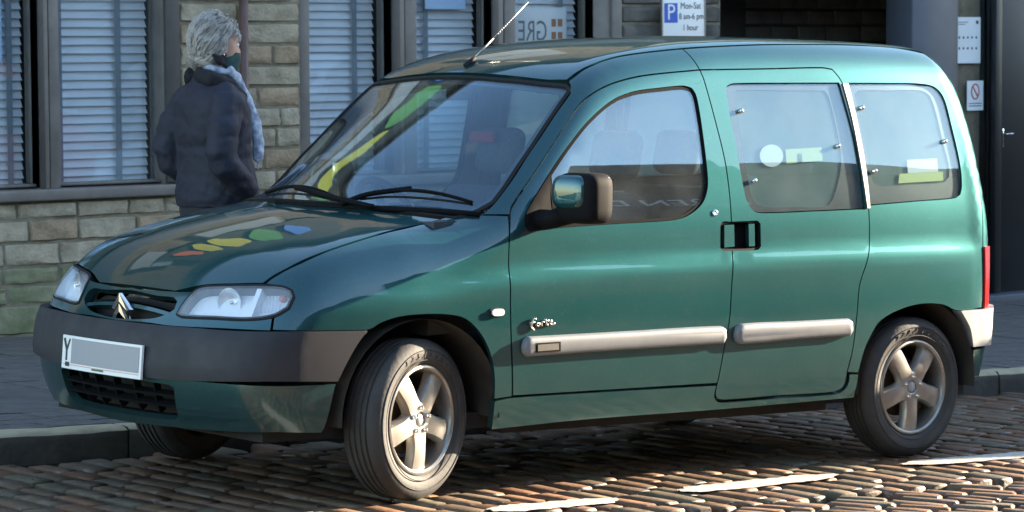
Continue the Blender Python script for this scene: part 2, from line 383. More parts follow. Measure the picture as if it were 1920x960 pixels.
def panel(name, outline, dom, mats, parent, holes=(), kind='body', off=0., gap=.003, thick=.018, res=.035, step=.02, corner=38, both=False, raw=False):
    """a sheet part cut from the body surface: outer skin, turned edge, inner lining. outline / holes: 3-D loops"""
    outs = []
    loops = [inset(to2d(spline(outline, step, corner) if not raw else outline, dom), gap)]
    for h in holes: loops.append(inset(to2d(spline(h, step, corner), dom), -gap))
    bd = np.concatenate(loops); lo = bd.min(0); hi = bd.max(0)
    gx, gy = np.meshgrid(np.arange(lo[0]+res/2, hi[0], res), np.arange(lo[1]+res/2, hi[1], res)); gx[1::2] += res/2
    Q = np.stack([gx.ravel(), gy.ravel()], 1)
    k = inside(Q, loops[0])
    for h in loops[1:]: k &= ~inside(Q, h)
    Q = Q[k]; Q = Q[mindist(Q, bd) > res*.55] if len(Q) else Q
    V = np.concatenate([bd, Q]); edges = []; s = 0
    for L in loops: n = len(L); edges += [(s+i, s+(i+1) % n) for i in range(n)]; s += n
    ov, oe, of, orv, _, _ = delaunay_2d_cdt([Vector(v.tolist()) for v in V], edges, [], 0, 1e-6)
    U = np.array([v[:] for v in ov]); Fc_ = np.array([f[:] for f in of if len(f) == 3])
    cen = U[Fc_].mean(1); k = inside(cen, loops[0])
    for h in loops[1:]: k &= ~inside(cen, h)
    Fc_ = Fc_[k]
    P = solve(U, dom, kind); N_ = grad(P, kind); P = P+N_*off
    fn = np.cross(P[Fc_[:, 1]]-P[Fc_[:, 0]], P[Fc_[:, 2]]-P[Fc_[:, 0]]); flip = (fn*N_[Fc_].mean(1)).sum(1) < 0
    Fc_[flip] = Fc_[flip][:, ::-1]
    inn = P-N_*thick; n = len(P)
    # boundary edges = used once
    cnt = {}
    for f in Fc_:
        for i in range(3):
            a, b = int(f[i]), int(f[(i+1) % 3]); cnt[(a, b)] = 1
    be = [(a, b) for (a, b) in cnt if (b, a) not in cnt]
    bv = sorted({a for e in be for a in e}); bi = {v: i for i, v in enumerate(bv)}; m = len(bv)
    side_n = np.zeros((m, 3))
    for a, b in be:
        q = np.cross(P[b]-P[a], N_[a]); side_n[bi[a]] += q; side_n[bi[b]] += q
    side_n /= np.linalg.norm(side_n, axis=1)[:, None]+1e-12
    verts = np.concatenate([P, inn, P[bv], inn[bv]]); nor = np.concatenate([N_, -N_, side_n, side_n])
    faces = [tuple(f) for f in Fc_.tolist()]+[tuple(int(i)+n for i in f[::-1]) for f in Fc_.tolist()]+[(2*n+bi[b], 2*n+bi[a], 2*n+m+bi[a], 2*n+m+bi[b]) for a, b in be]
    mi = [0]*len(Fc_)+[1 if isinstance(mats, (list, tuple)) else 0]*len(Fc_)+[0]*len(be)
    for sgn in ((1, -1) if both else (1,)):
        vv = verts*[1, sgn, 1]; nn = nor*[1, sgn, 1]; ff = faces if sgn == 1 else [f[::-1] for f in faces]
        me = bpy.data.meshes.new(name); me.from_pydata(vv.tolist(), [], ff); me.polygons.foreach_set('material_index', mi)
        me.polygons.foreach_set('use_smooth', [True]*len(ff)); me.update()
        me.normals_split_custom_set_from_vertices(nn.tolist())
        outs.append(link(name, me, mats, parent if sgn == 1 or not isinstance(parent, (list, tuple)) else parent))
    return outs
def ring_loop(outline, dom, kind, g, step=.02, corner=38):
    """3-D loop lying g inside an outline"""
    return solve(inset(to2d(spline(outline, step, corner), dom), g), dom, kind)

# ------------------------------------------------------------------ the car
car = empty('parked_car'); car.matrix_world = RS4
tag(car, 'dark green small van with side windows, parked on the setts at the kerb', 'car')
PT = ['paint', 'trim']
yg = pch([-3.1, -2.6, -2.0, -1.5, -1.24, -1.1, -1.0, -.9, -.84], [.56, .572, .60, .612, .603, .592, .590, .594, .60])   # roof gutter
GX = [-.86, -.94, -1.03, -1.12, -1.24, -1.4, -1.6, -1.9, -2.2, -2.5, -2.75, -2.95]
gut = [solve(np.array([[x, float(yg(x))]]), 'xy')[0] for x in GX]
A_SEAM = [(956, 404), (960, 386.7), (1010, 313), (1060, 236.7), (1093, 190), (1133, 163), (1176.7, 148), (1220, 140), (1312, 131)]
B_UP = [(1312, 131), (1320, 150), (1340, 222), (1359, 300), (1367, 355), (1371.5, 417)]
B_LO = [(1373, 469), (1372, 534), (1368, 597), (1356.7, 659), (1345, 719)]
N_L = [(1356, 417), (1351.5, 422), (1351.5, 464), (1356, 469)]      # handle pocket, front half
N_R = [(1420, 415), (1425, 420), (1426, 461), (1421, 467)]
D_FRONT = [(960.8, 742.7), (957.5, 600), (956.7, 529), (955, 450)]
F_WIN = [(1030, 326.7), (1066.7, 273), (1103, 228), (1146.7, 190), (1186.7, 173), (1243, 165), (1283, 161.7), (1297, 166), (1304, 177), (1310, 203), (1318, 256.7), (1326, 326.7), (1326, 353), (1316.7, 380), (1290, 403), (1260, 411.7), (1150, 419)]
SAIL = [(1040, 427), (993, 433), (986, 423), (986, 402)]
SL_TOP = [(1312, 131), (1440, 129), (1540, 127), (1560, 130), (1573, 145), (1580, 157)]
SL_REAR = [(1628.5, 390), (1630, 456), (1625, 492.7), (1612, 534), (1606.7, 591.7), (1599, 654), (1588.4, 698.4)]
SL_BOT = [(1586, 716.7), (1578, 729), (1562, 735.5), (1450, 743), (1356, 750.5), (1344, 748), (1341, 738), (1345, 719)]
R_WIN = [(1362, 172), (1364, 162), (1374, 157.5), (1480, 156.3), (1573, 156), (1602, 262), (1614, 330), (1621, 391), (1530, 395), (1432, 398.5), (1414, 395), (1405, 384), (1398, 366.6), (1382.5, 281.6)]
R_FRIT = [(1381, 177), (1387, 170), (1480, 169.5), (1549, 170), (1557, 180), (1574, 250), (1580.5, 300), (1575, 340), (1563, 375), (1551, 385), (1490, 386.5), (1436, 386), (1423, 381), (1414, 366), (1400, 290)]
Q_WIN = [(1590, 156.5), (1660, 156.5), (1722.5, 157.7), (1752, 164), (1768.5, 182.5), (1782.6, 232), (1800, 310), (1803, 350), (1800, 364), (1790, 370.5), (1720, 376.5), (1631, 384), (1624, 330), (1611, 257)]
Q_FRIT = [(1607, 175), (1614, 170), (1670, 169.5), (1733, 170), (1748, 180), (1757, 205), (1770, 260), (1783, 312), (1783, 330), (1772, 340), (1720, 344), (1652, 347), (1642, 340), (1632, 300), (1618, 230)]
R_ARCH = [(1610, 704), (1621, 656.7), (1634, 628), (1650, 603), (1686.7, 581.7), (1726.7, 570.7), (1766.7, 571.7), (1796, 583)]
TAILS = [(1842, 577), (1842.8, 458.7), (1841, 388), (1835.7, 352.5), (1822, 290), (1807, 228.5), (1790, 180), (1773.8, 140)]
WS_SIDE = [(1064, 160), (1069, 172), (1040, 213), (1011, 257), (980, 303), (949, 350), (924, 382), (904, 402)]
F_ARCH = [(926, 750), (927, 711), (921, 670), (902.5, 628.7), (872.5, 598.7), (835, 590.5), (790, 590.5), (748.7, 595), (715, 606), (692, 619)]
LAMP = [(332, 590), (338, 578), (347, 565), (366, 545), (384, 538), (430, 536), (493, 535.7), (531, 538), (547, 545), (551.5, 557), (542, 578.5), (515, 593.4), (466, 600), (401, 597.5), (340, 594.5)]
HSHUT = [(493, 532), (510, 519), (545, 500), (600, 475), (650, 457.5), (720, 436), (767, 425), (840, 408)]

wing = panel('front_wing', ons(HSHUT+[(899, 403), (953, 404), (955, 450), (956.7, 529), (957.5, 600), (960, 744), (926, 749)]+F_ARCH[1:]+[(640, 620.5), (575, 621), (509, 619.5), (512, 596), (515, 594), (542, 578.5), (551.5, 557), (547, 545), (531, 538)]),
             'xz', PT, car, both=True)
hs = ons(HSHUT)
rearx = lambda y: .055-.53*y*y
hood_half = ons([(345, 543), (382, 535.5), (440, 533)])+hs+[np.array([rearx(y), y, 0]) for y in (.72, .60, .45, .25)]
lipc = [np.array([.727-.05*y*y/.09*.3, y, 0]) for y in (.0, .15, .26)]
hood = panel('bonnet', lipc+hood_half+[np.array([rearx(0), 0, 0])]+[mir(p) for p in (lipc[1:]+hood_half)[::-1]], 'xy', PT, car, gap=.0035)
# windscreen and its black border
ws_half = [np.array([.025-.53*y*y, y, 0]) for y in (.25, .45, .60, .70)]+ons(WS_SIDE[::-1][1:])+[np.array([-.765-.19*y*y, y, 0]) for y in (.5, .3, .15)]
WS = [np.array([.025, 0, 0])]+ws_half+[np.array([-.765, 0, 0])]+[mir(p) for p in ws_half[::-1]]
ws_in = ring_loop(WS, 'xy', 'body', .040, .03)
screen = panel('windscreen', WS, 'xy', 'screen', car, off=-.004, gap=.006, thick=.004, res=.05)[0]
panel('screen_border', WS, 'xy', 'frit', screen, holes=[ws_in], off=-.012, gap=.004, thick=.004, res=.05)
seal_in = ring_loop(WS, 'xy', 'body', .010, .03)
panel('screen_seal', WS, 'xy', 'rubber', screen, holes=[seal_in], off=.002, gap=-.002, thick=.02, res=.05)
# roof, between the gutters
rf_half = [np.array([-.785-.17*y*y, y, 0]) for y in (.15, .3, .5)]+[np.array([p[0], p[1]-.001, 0]) for p in gut]
ROOF = [np.array([-.785, 0, 0])]+rf_half+[np.array([-3.02, .3, 0]), np.array([-3.03, 0, 0]), np.array([-3.02, -.3, 0])]+[mir(p) for p in rf_half[::-1]]
roof = panel('roof', ROOF, 'xy', ['paint', 'trim_light'], car, gap=.004, res=.05)[0]
# A pillar / cant rail, front and rear side panels
bs = on((1312, 131)); bg_ = solve(np.array([[float(bs[0])+.03, float(yg(bs[0]+.03))]]), 'xy')[0]
gi = [p for p in gut if p[0] > bg_[0]+.02]; gr_ = [p for p in gut if p[0] < bg_[0]-.02]
panel('a_pillar', ons([(903, 403), (953, 403)]+A_SEAM)+[bg_]+gi[::-1]+ons(WS_SIDE[1:]), 'xz', PT, car, both=True, res=.03)
quarter = panel('rear_quarter', ons(SL_TOP)+ons([(1588, 160), (1604, 225), (1620, 310), (1628.5, 390)]+SL_REAR[1:]+[(1609, 699.5)]+R_ARCH[1:]+TAILS)+gr_[::-1]+[bg_], 'xz', PT, car,
                holes=[ons(Q_WIN)], both=True, res=.035)
# front door with its window opening, sliding door with its own
door = panel('front_door', ons(A_SEAM+B_UP[1:])+ons(N_L)+ons(B_LO+D_FRONT), 'xz', PT, car, holes=[ons(F_WIN+SAIL)], both=True)
slide = panel('sliding_door', ons(SL_TOP)+ons([(1588, 160), (1604, 225), (1620, 310)]+SL_REAR+SL_BOT+B_LO[::-1][1:]+N_R[::-1]+B_UP[::-1][:-1]), 'xz', PT, car, holes=[ons(R_WIN)], both=True)
sill = panel('sill', ons([(926, 751), (961, 745), (1150, 733), (1343, 722), (1339, 742), (1345, 752), (1357, 754), (1450, 747), (1563, 739), (1581, 731), (1590, 717), (1591, 701), (1609, 701), (1606, 722), (1600, 746), (1340, 769), (1100, 787), (920, 806)]), 'xz', ['paint', 'underbody'], car, off=.003, both=True, thick=.03, corner=50)

def glass(outl, dom, m, parent, frit=None, sealw=.010, sealmat='sealgrey', soff=-.004):
    for i, s in enumerate(('L', 'R')):
        pass
    g = panel('window_glass', outl, dom, m, parent[0], off=-.006, gap=.002, thick=.003, res=.06, both=True)
    g[1].parent = parent[1]
    if frit is not None:
        f = panel('window_border', outl, dom, 'frit', parent[0], holes=[frit], off=-.013, gap=.003, thick=.002, res=.06, both=True); f[1].parent = parent[1]
        f = panel('window_film', frit, dom, 'film', parent[0], off=-.017, gap=-.01, thick=.0008, res=.06, both=True); f[1].parent = parent[1]
    if sealw:
        il = ring_loop(outl, dom, 'body', sealw)
        f = panel('window_seal', outl, dom, sealmat, parent[0], holes=[il], off=soff, gap=-.001, thick=.02, res=.06, both=True); f[1].parent = parent[1]
    return g
fw3 = ons(F_WIN+[(1040, 427)])
glass(fw3, 'xz', 'sideglass', door)
f = panel('mirror_sail', ons([(1030, 326.7), (1031, 380), (1040, 427)]+SAIL[1:]), 'xz', 'black_plastic', door[0], off=.004, gap=-.001, thick=.02, both=True); f[1].parent = door[1]
glass(ons(R_WIN), 'xz', 'rearglass', slide, ons(R_FRIT), 0)
glass(ons(Q_WIN), 'xz', 'rearglass', quarter, ons(Q_FRIT), 0)
# bright strip between the two rear side windows
st = panel('pillar_strip', ons([(1579, 157), (1589, 157), (1605, 225), (1621, 310), (1630, 390), (1625, 391), (1613, 310), (1597, 225)]), 'xz', 'alloy', quarter[0], off=.006, gap=0, thick=.012, both=True, step=.05); st[1].parent = quarter[1]
# knobs of the rear window catches
for px in ((1389, 208), (1571, 274), (1414, 339), (1616, 202), (1771, 265), (1640, 321)):
    p = on(px); n = grad(p[None])[0]
    q = Vector(n.tolist()).to_track_quat('Z', 'Y').to_matrix().to_4x4()
    mb = MB().lathe([(.0, .012), (.007, .011), (.010, .007), (.010, -.012)], 14, M=Matrix.Translation(p.tolist()) @ q)
    par = (slide if px[0] < 1600 else quarter); o = mb.build('window_knob', 'chrome', par[0]); mirror_obj(o, par[1])
# handle pocket and grips
for S in (1,):
    pk = ons([(1356, 415.5), (1420, 413.5), (1427, 420), (1428, 462), (1422, 468.5), (1356, 470.5), (1350, 465), (1350, 421)])
    o = panel('handle_pocket', pk, 'xz', 'black_plastic', door[0], off=-.035, gap=-.004, thick=.006, both=True, res=.02); o[1].parent = door[1]
    o = panel('handle_rim', pk, 'xz', 'black_plastic', door[0], holes=[ring_loop(pk, 'xz', 'body', .007)], off=-.006, gap=-.003, thick=.028, both=True, res=.02); o[1].parent = door[1]
    o = panel('door_handle', ons([(1359, 422), (1377, 421), (1378, 462), (1359, 464)]), 'xz', 'paint', door[0], off=-.002, gap=0, thick=.012, both=True, res=.02); o[1].parent = door[1]
    o = panel('door_handle', ons([(1404, 420), (1415, 419.5), (1416, 461), (1405, 462)]), 'xz', 'paint', slide[0], off=-.001, gap=0, thick=.02, both=True, res=.02); o[1].parent = slide[1]
p = on((1341, 399)); n = grad(p[None])[0]
lockM = Matrix.Translation(p.tolist()) @ Vector(n.tolist()).to_track_quat('Z', 'Y').to_matrix().to_4x4()
o = MB().lathe([(0, .002), (.006, .002), (.0065, .004), (.011, .004), (.014, 0), (.014, -.01)], 20, M=lockM).build('door_lock', 'chrome', door[0]); mirror_obj(o, door[1])
# side mouldings
def moulding(outl, parent, d=.024):
    P3 = ons(outl); L = to2d(spline(P3, .012, 30), 'xz'); rings = []
    for g, h in ((0, -.004), (.001, .012), (.006, d-.003), (.014, d), (.024, d+.002)):
        q = solve(inset(L, g), 'xz'); rings.append(q+grad(q)*h)
    n = len(L); v = np.concatenate(rings).tolist(); f_ = [(k*n+i, k*n+(i+1) % n, (k+1)*n+(i+1) % n, (k+1)*n+i) for k in range(len(rings)-1) for i in range(n)]
    f_.append(tuple(range((len(rings)-1)*n, len(rings)*n)))
    o = MB().add(v, f_, 0, True).build('side_moulding', 'moulding', parent[0], autos=50); return o, mirror_obj(o, parent[1])
m1, m1b = moulding([(977, 652), (980, 638), (987, 631), (1160, 621.5), (1349, 611), (1357, 616), (1358, 632), (1353, 644), (1160, 656), (985, 668.5), (979, 663)], door)
moulding([(1375, 629), (1378, 614), (1388, 607), (1490, 602), (1588, 597), (1594, 602), (1595, 619), (1590, 629), (1490, 636), (1385, 645), (1377, 640)], slide)
bp_ = panel('moulding_badge', ons([(1000, 645), (1039, 642), (1039, 654), (1000, 657)]), 'xz', 'alloy', door[0], off=.028, gap=0, thick=.01, corner=20)
panel('moulding_badge', ons([(996, 642), (1043, 639), (1043, 657), (996, 660)]), 'xz', 'black_plastic', door[0], off=.0265, gap=0, thick=.01, corner=20)
# script badge on the door
def stroke(pts, w, mb):
    P3 = [on(p)+grad(on(p)[None])[0]*.006 for p in pts]; mb.tube(spline(np.array(P3), .004, 70, closed=False), w, 6)
mb = MB()
for s_ in ([(1003, 598), (998, 598), (995, 606), (994, 613), (999, 619)], [(991, 606), (1000, 604)], [(1006, 605), (1003, 609), (1007, 611), (1010, 607), (1006, 605)], [(1013, 611), (1013, 604), (1018, 603)], [(1021, 598), (1022, 609), (1025, 608)], [(1018, 602), (1027, 601)], [(1029, 605), (1033, 602), (1030, 600), (1028, 606), (1032, 608), (1038, 606)]):
    stroke(s_, .0042, mb)
mb.build('script_badge', 'alloy', door[0])
# side repeater
for k_, (gg, mt, off, nm) in enumerate((((918, 578, 945, 594), 'rubber', .003, 'repeater_base'), ((921, 580, 943, 592), 'lens', .010, 'repeater_lens'))):
    a, b, c, d_ = gg
    if nm == 'repeater_lens': panel('repeater_bulb', ons([(a+4, b+3), (c-4, b+2), (c-4, d_-3), (a+4, d_-2)]), 'xz', 'amber', wing[0], off=.005, gap=0, thick=.004)
    panel(nm, ons([(a, b+3), (a+3, b), (c-3, b-1), (c, b+2), (c, d_-4), (c-3, d_-1), (a+3, d_), (a, d_-3)]), 'xz', mt if nm != 'repeater_lens' else 'platewhite', wing[0], off=off, gap=0, thick=.012, corner=60, res=.01)
# ---- nose: panel between the lamps, grille, lamps, bumper, lower valance
def half_loop(near):
    """closed loop from a near-half polyline that starts and ends on the centre line"""
    near = [np.asarray(p, float) for p in near]
    a = near[0].copy(); a[1] = 0; b = near[-1].copy(); b[1] = 0
    return [a]+near[1:-1]+[b]+[mir(p) for p in near[1:-1][::-1]]
C0 = lambda z: np.array([.8, 0, z])
gril = half_loop([C0(.742)]+ons([(296, 556), (325, 559), (331, 566), (326, 579), (312, 588), (282, 596)])+[C0(.645)])
nose = panel('front_panel', half_loop([C0(.756)]+ons([(268, 542), (320, 545), (345, 546), (366, 545), (347, 565), (338, 578), (332, 590), (340, 594.5), (401, 597.5), (466, 600), (512, 595), (508, 621), (420, 617), (320, 612), (276, 606)])+[C0(.633)]),
             'cyl', ['paint', 'underbody'], car, holes=[gril], gap=.003, thick=.03)[0]
panel('grille_back', gril, 'cyl', 'underbody', nose, off=-.06, gap=-.01, thick=.01)
for z0, z1 in ((.690, .703),):
    loopb = [np.array([.8, y, z1-.02*(y/.32)**2]) for y in np.linspace(-.315, .315, 9)]+[np.array([.8, y, z0-.02*(y/.32)**2]) for y in np.linspace(.315, -.315, 9)]
    panel('grille_bar', loopb, 'cyl', 'paint', nose, off=-.010, gap=0, thick=.03)
for z0, z1 in ((.655, .662), (.716, .722)):
    w_ = .26 if z0 < .7 else .31
    panel('grille_bar', [np.array([.8, y, z1-.02*(y/.32)**2]) for y in np.linspace(-w_, w_, 9)]+[np.array([.8, y, z0-.02*(y/.32)**2]) for y in np.linspace(w_, -w_, 9)], 'cyl', 'black_plastic', nose, off=-.03, gap=0, thick=.02)
# double chevron
mb = MB()
for zc_, hw in ((.735, .062), (.697, .062)):
    for s_ in (-1, 1):
        pts = [(0, zc_), (s_*hw, zc_-.058), (s_*(hw-.02), zc_-.064), (0, zc_-.030)]
        fr = [(float(solve(np.array([[math.atan2(y, .68)*.75, .70]]), 'cyl')[0][0])+.016+(.008 if i in (0, 3) else 0), y, z) for i, (y, z) in enumerate(pts)]
        bk = [(x-.014, y*1.05, z) for x, y, z in fr]
        mb.add(fr+bk, [(0, 1, 2, 3), (7, 6, 5, 4), (0, 4, 5, 1), (1, 5, 6, 2), (2, 6, 7, 3), (3, 7, 4, 0)])
mb.build('chevron_badge', 'chrome', nose)
# headlamps
LP = ons(LAMP)
for sgn in (1, -1):
    lam = empty('headlight', (0, 0, 0), car)
    def addp(nm, loop, m_, **k):
        o = panel(nm, loop, 'cyl', m_, lam, **k)[0]
        if sgn < 0:
            o2 = mirror_obj(o, lam); bpy.data.objects.remove(o)
    addp('lens', LP, 'lens', off=.004, gap=.004, thick=.003, res=.03)
    addp('housing', LP, 'lampback', off=-.040, gap=.002, thick=.004, res=.03)
    addp('lamp_rim', LP, 'lampback', holes=[ring_loop(LP, 'cyl', 'body', .010, .015)], off=-.002, gap=.004, thick=.06, res=.03)
    addp('lamp_gasket', LP, 'rubber', holes=[ring_loop(LP, 'cyl', 'body', .006, .015)], off=.003, gap=-.0035, thick=.05, res=.03)
    addp('divider', ons([(484, 537), (493, 537), (470, 598), (461, 598)]), 'lampback', off=-.001, gap=0, thick=.05, res=.03)
    # parabolic reflector, bulb and the amber bulb of the indicator
    c = on((420, 568)); c2 = on((515, 565)); ax = Vector((.93, .30, 0)); q = ax.to_track_quat('Z', 'Y').to_matrix().to_4x4()
    mb = MB().lathe([(.010, -.030), (.024, -.026), (.040, -.015), (.050, -.003), (.053, .0)], 40, M=Matrix.Translation((c-np.array([.030, .012, 0])).tolist()) @ q)
    o = mb.build('reflector', 'reflector', lam)
    b_ = MB().lathe([(0, .0), (.008, -.002), (.010, -.02), (.010, -.06)], 16, M=Matrix.Translation((c-np.array([.03, .0, 0])).tolist()) @ q).build('bulb', 'chrome', lam)
    am = MB().lathe([(0, .012), (.010, .010), (.015, 0), (.012, -.012), (.006, -.03)], 16, M=Matrix.Translation((on((527, 562))-np.array([.03, .03, 0])).tolist()) @ Vector((.6, .8, 0)).to_track_quat('Z', 'Y').to_matrix().to_4x4()).build('indicator_bulb', 'amber', lam)
    fl = MB()
    for i in range(7):
        px = 478+i*7; a_ = on((px, 556)); e_ = on((px-3, 588)); fl.tube([a_-np.array([.03, .02, 0]), e_-np.array([.03, .02, 0])], .0022, 6)
    fl_ = fl.build('indicator_flutes', 'lens', lam)
    if sgn < 0:
        for o in (o, b_, am, fl_): mirror_obj(o, lam); bpy.data.objects.remove(o)
# bumper with its plate
BT = ons([(276, 607), (359, 614), (430, 619.5), (509, 622), (600, 622), (691, 621)], 'bumper'); BB = ons([(634, 716), (560, 716), (500, 716), (420, 716), (336, 714)], 'bumper')
bump = panel('front_bumper', half_loop([np.array([.86, 0, .638])]+BT+ons([(680, 633), (667, 652), (648, 687)], 'bumper')+BB+[np.array([.86, .1, .444]), np.array([.86, 0, .442])]), 'cyl', ['bumper', 'underbody'], car, kind='bumper', gap=.001, thick=.07, corner=45, res=.03)[0]
lip_ = panel('bumper_lip', half_loop([np.array([.86, 0, .642])]+[p+np.array([0, 0, .004]) for p in BT]+[p-np.array([0, 0, .010]) for p in BT[::-1]]+[np.array([.86, 0, .628])]), 'cyl', 'bumper', bump, kind='bumper', off=-.012, gap=0, thick=.06, corner=45)
pl = empty('number_plate', (0, 0, 0), car)
pc = on((201.5, 668), 'bumper'); px_ = pc[0]+.010
PM = Matrix.Translation((px_, -.003, .502)) @ Matrix(((0, 0, 1), (1, 0, 0), (0, 1, 0))).to_4x4() @ Matrix.Rotation(rad(-3), 4, 'X')
# the plate is bent to the bumper: slices
def plate_part(nm, x0, x1, y0, y1, t0, t1, m_):
    mb = MB(); n_ = 10; bend = lambda x: -.17*x*x; vs_ = []
    for i in range(n_+1):
        x = x0+(x1-x0)*i/n_
        vs_ += [(x, y0, t0+bend(x)), (x, y1, t0+bend(x)), (x, y1, t1+bend(x)), (x, y0, t1+bend(x))]
    fs = [(4*i+j, 4*i+(j+1) % 4, 4*i+4+(j+1) % 4, 4*i+4+j) for i in range(n_) for j in range(4)]+[(3, 2, 1, 0), (4*n_, 4*n_+1, 4*n_+2, 4*n_+3)]
    return mb.add(vs_, fs, 0, False, PM).build(nm, m_, pl)
plate_part('plate_board', -.275, .275, -.062, .062, -.006, .003, 'platewhite')
plate_part('plate_blank', -.200, .262, -.040, .053, .0035, .0045, 'plategrey')
plate_part('plate_line', -.262, .262, -.047, -.0455, .0035, .0042, 'redink')
plate_part('plate_mark', -.245, -.212, -.053, -.037, .0035, .0046, 'ink')
plate_part('plate_stripe', -.04, .04, -.055, -.048, .0035, .0046, 'greenink')
mb = MB()
for (a_, b_) in (((-.257, .050), (-.237, .008)), ((-.214, .050), (-.237, .008)), ((-.237, .010), (-.237, -.032))):
    a_, b_ = np.array(a_), np.array(b_); d_ = (b_-a_)/np.linalg.norm(b_-a_); n_ = np.array([-d_[1], d_[0]])*.0055
    t_ = -.17*.237**2
    q = [a_+n_, a_-n_, b_-n_, b_+n_]; mb.add([(*p, t_+.0035) for p in q]+[(*p, t_+.005) for p in q], [(3, 2, 1, 0), (4, 5, 6, 7), (0, 1, 5, 4), (1, 2, 6, 5), (2, 3, 7, 6), (3, 0, 4, 7)], 0, False, PM)
mb.build('plate_letter', 'ink', pl)
# lower valance with its air intake
VT = [np.array([*b_[:2], .452]) for b_ in BB[::-1]]
inl = [np.array([.79, y, z]) for y, z in ((-.36, .425), (0, .428), (.36, .425), (.385, .415), (.385, .315), (.36, .298), (0, .292), (-.36, .298), (-.385, .315), (-.385, .415))]
val = panel('lower_valance', half_loop([np.array([.82, 0, .452])]+[v for v in VT]+ons([(629, 724), (621, 760), (610, 800), (603, 812), (520, 811), (397, 808), (300, 799)])+[np.array([.76, 0, .256])]), 'cyl', ['paint', 'underbody'], car, holes=[inl], gap=.002, thick=.03, corner=45)[0]
panel('intake_back', inl, 'cyl', 'underbody', val, off=-.07, gap=-.02, thick=.01)
for z0, z1 in ((.338, .347), (.378, .387)):
    panel('intake_bar', [np.array([.8, y, z1]) for y in np.linspace(-.384, .384, 9)]+[np.array([.8, y, z0]) for y in np.linspace(.384, -.384, 9)], 'cyl', 'black_plastic', val, off=-.008, gap=0, thick=.04)
for y in (-.25, -.13, 0, .13, .25):
    panel('intake_rib', [np.array([.8, y-.004, .425]), np.array([.8, y+.004, .425]), np.array([.8, y+.004, .298]), np.array([.8, y-.004, .298])], 'cyl', 'black_plastic', val, off=-.022, gap=0, thick=.03)
# ---- tail: tailgate, lamps, bumper
tg = [on(p) for p in TAILS]
tg_half = [np.array([-3.02, 0, 1.70])]+[np.array([-3.02, .30, 1.695]), np.array([gut[-1][0]-.01, .50, 1.68])]+[p+np.array([-.002, 0, 0]) for p in tg[::-1]]+[np.array([-3.2, .4, .63]), np.array([-3.2, 0, .63])]
rw = half_loop([np.array([-3.1, 0, 1.60]), np.array([-3.1, .50, 1.58]), np.array([-3.1, .60, 1.50]), np.array([-3.1, .66, 1.12]), np.array([-3.1, .62, 1.06]), np.array([-3.1, 0, 1.05])])
lampo = [on((1843.5, 462)), on((1843, 577))]
tgp = panel('tailgate', half_loop(tg_half), 'cylr', PT, car, holes=[rw], gap=.002)[0]
panel('window_glass', rw, 'cylr', 'screen', tgp, off=-.004, gap=.002, thick=.003, res=.06)
tl = [np.array([-3.2, lampo[0][1]-.004, lampo[0][2]]), np.array([-3.22, .70, lampo[0][2]]), np.array([-3.22, .70, lampo[1][2]]), np.array([-3.2, lampo[1][1]-.004, lampo[1][2]])]
tl = [lampo[0]+np.array([-.003, 0, 0]), np.array([-3.2, .70, lampo[0][2]]), np.array([-3.2, .70, lampo[1][2]]), lampo[1]+np.array([-.003, 0, 0])]
panel('tail_lamp', tl, 'cylr', 'redlamp', car, off=.008, gap=.001, thick=.03, both=True, res=.02)
tw = [np.array([-3.2, .775, .80]), np.array([-3.2, .72, .80]), np.array([-3.2, .72, .71]), np.array([-3.2, .775, .71])]
RB = ons([(1796, 584), (1851, 578)], 'bumper')
rb_half = [np.array([-3.3, 0, .635]), np.array([-3.3, .5, .635]), np.array([-3.2, .78, .632]), on((1850, 577)), on((1797, 583)), on((1813, 613)), on((1818, 636)), on((1819.5, 650)), np.array([-3.2, .79, .462]), np.array([-3.3, .5, .46]), np.array([-3.3, 0, .46])]
panel('rear_bumper', half_loop(rb_half), 'cylr', ['bumper_grey', 'underbody'], car, kind='bumper', off=.004, gap=0, thick=.05, corner=45)
rv_half = [np.array([-3.3, 0, .455]), np.array([-3.3, .5, .455]), np.array([-3.2, .79, .457]), on((1821, 656)), on((1821, 680)), on((1820, 704)), on((1838, 704)), np.array([-3.12, .70, .33]), np.array([-3.2, .4, .32]), np.array([-3.3, 0, .32])]
panel('rear_valance', half_loop(rv_half), 'cylr', ['paint', 'underbody'], car, off=.012, gap=0, thick=.03, corner=45)
# exhaust
MB().tube([(-2.9, .42, .24), (-3.16, .44, .23), (-3.24, .45, .22)], .022, 12).build('exhaust', 'brake', car)
# ---- floor, bulkheads and wheel arches
mb = MB().box((-3.1, -.70, .24), (.62, .70, .30)); mb.box((-2.2, -.74, .22), (-.45, .74, .30))
mb.box((.10, -.62, .30), (.16, .62, .98)); mb.box((.28, -.45, .25), (.62, .45, .62))
mb.build('underbody', 'underbody', car)
for cx in (0., -2.66):
    for s_ in (1, -1):
        mb = MB(); n_ = 20; v = []; R_ = .365
        for i in range(n_+1):
            t = rad(-4+188*i/n_); x = cx+R_*math.cos(t); z = .315+R_*math.sin(t)*.98
            v += [(x, s_*.828, z), (x, s_*.45, z)]
        f_ = [(2*i, 2*i+1, 2*i+3, 2*i+2) for i in range(n_)]; f_.append(tuple(2*i+1 for i in range(n_+1)))
        mb.add(v, f_, 0, True).build('arch_liner', 'liner', car, recalc=False)
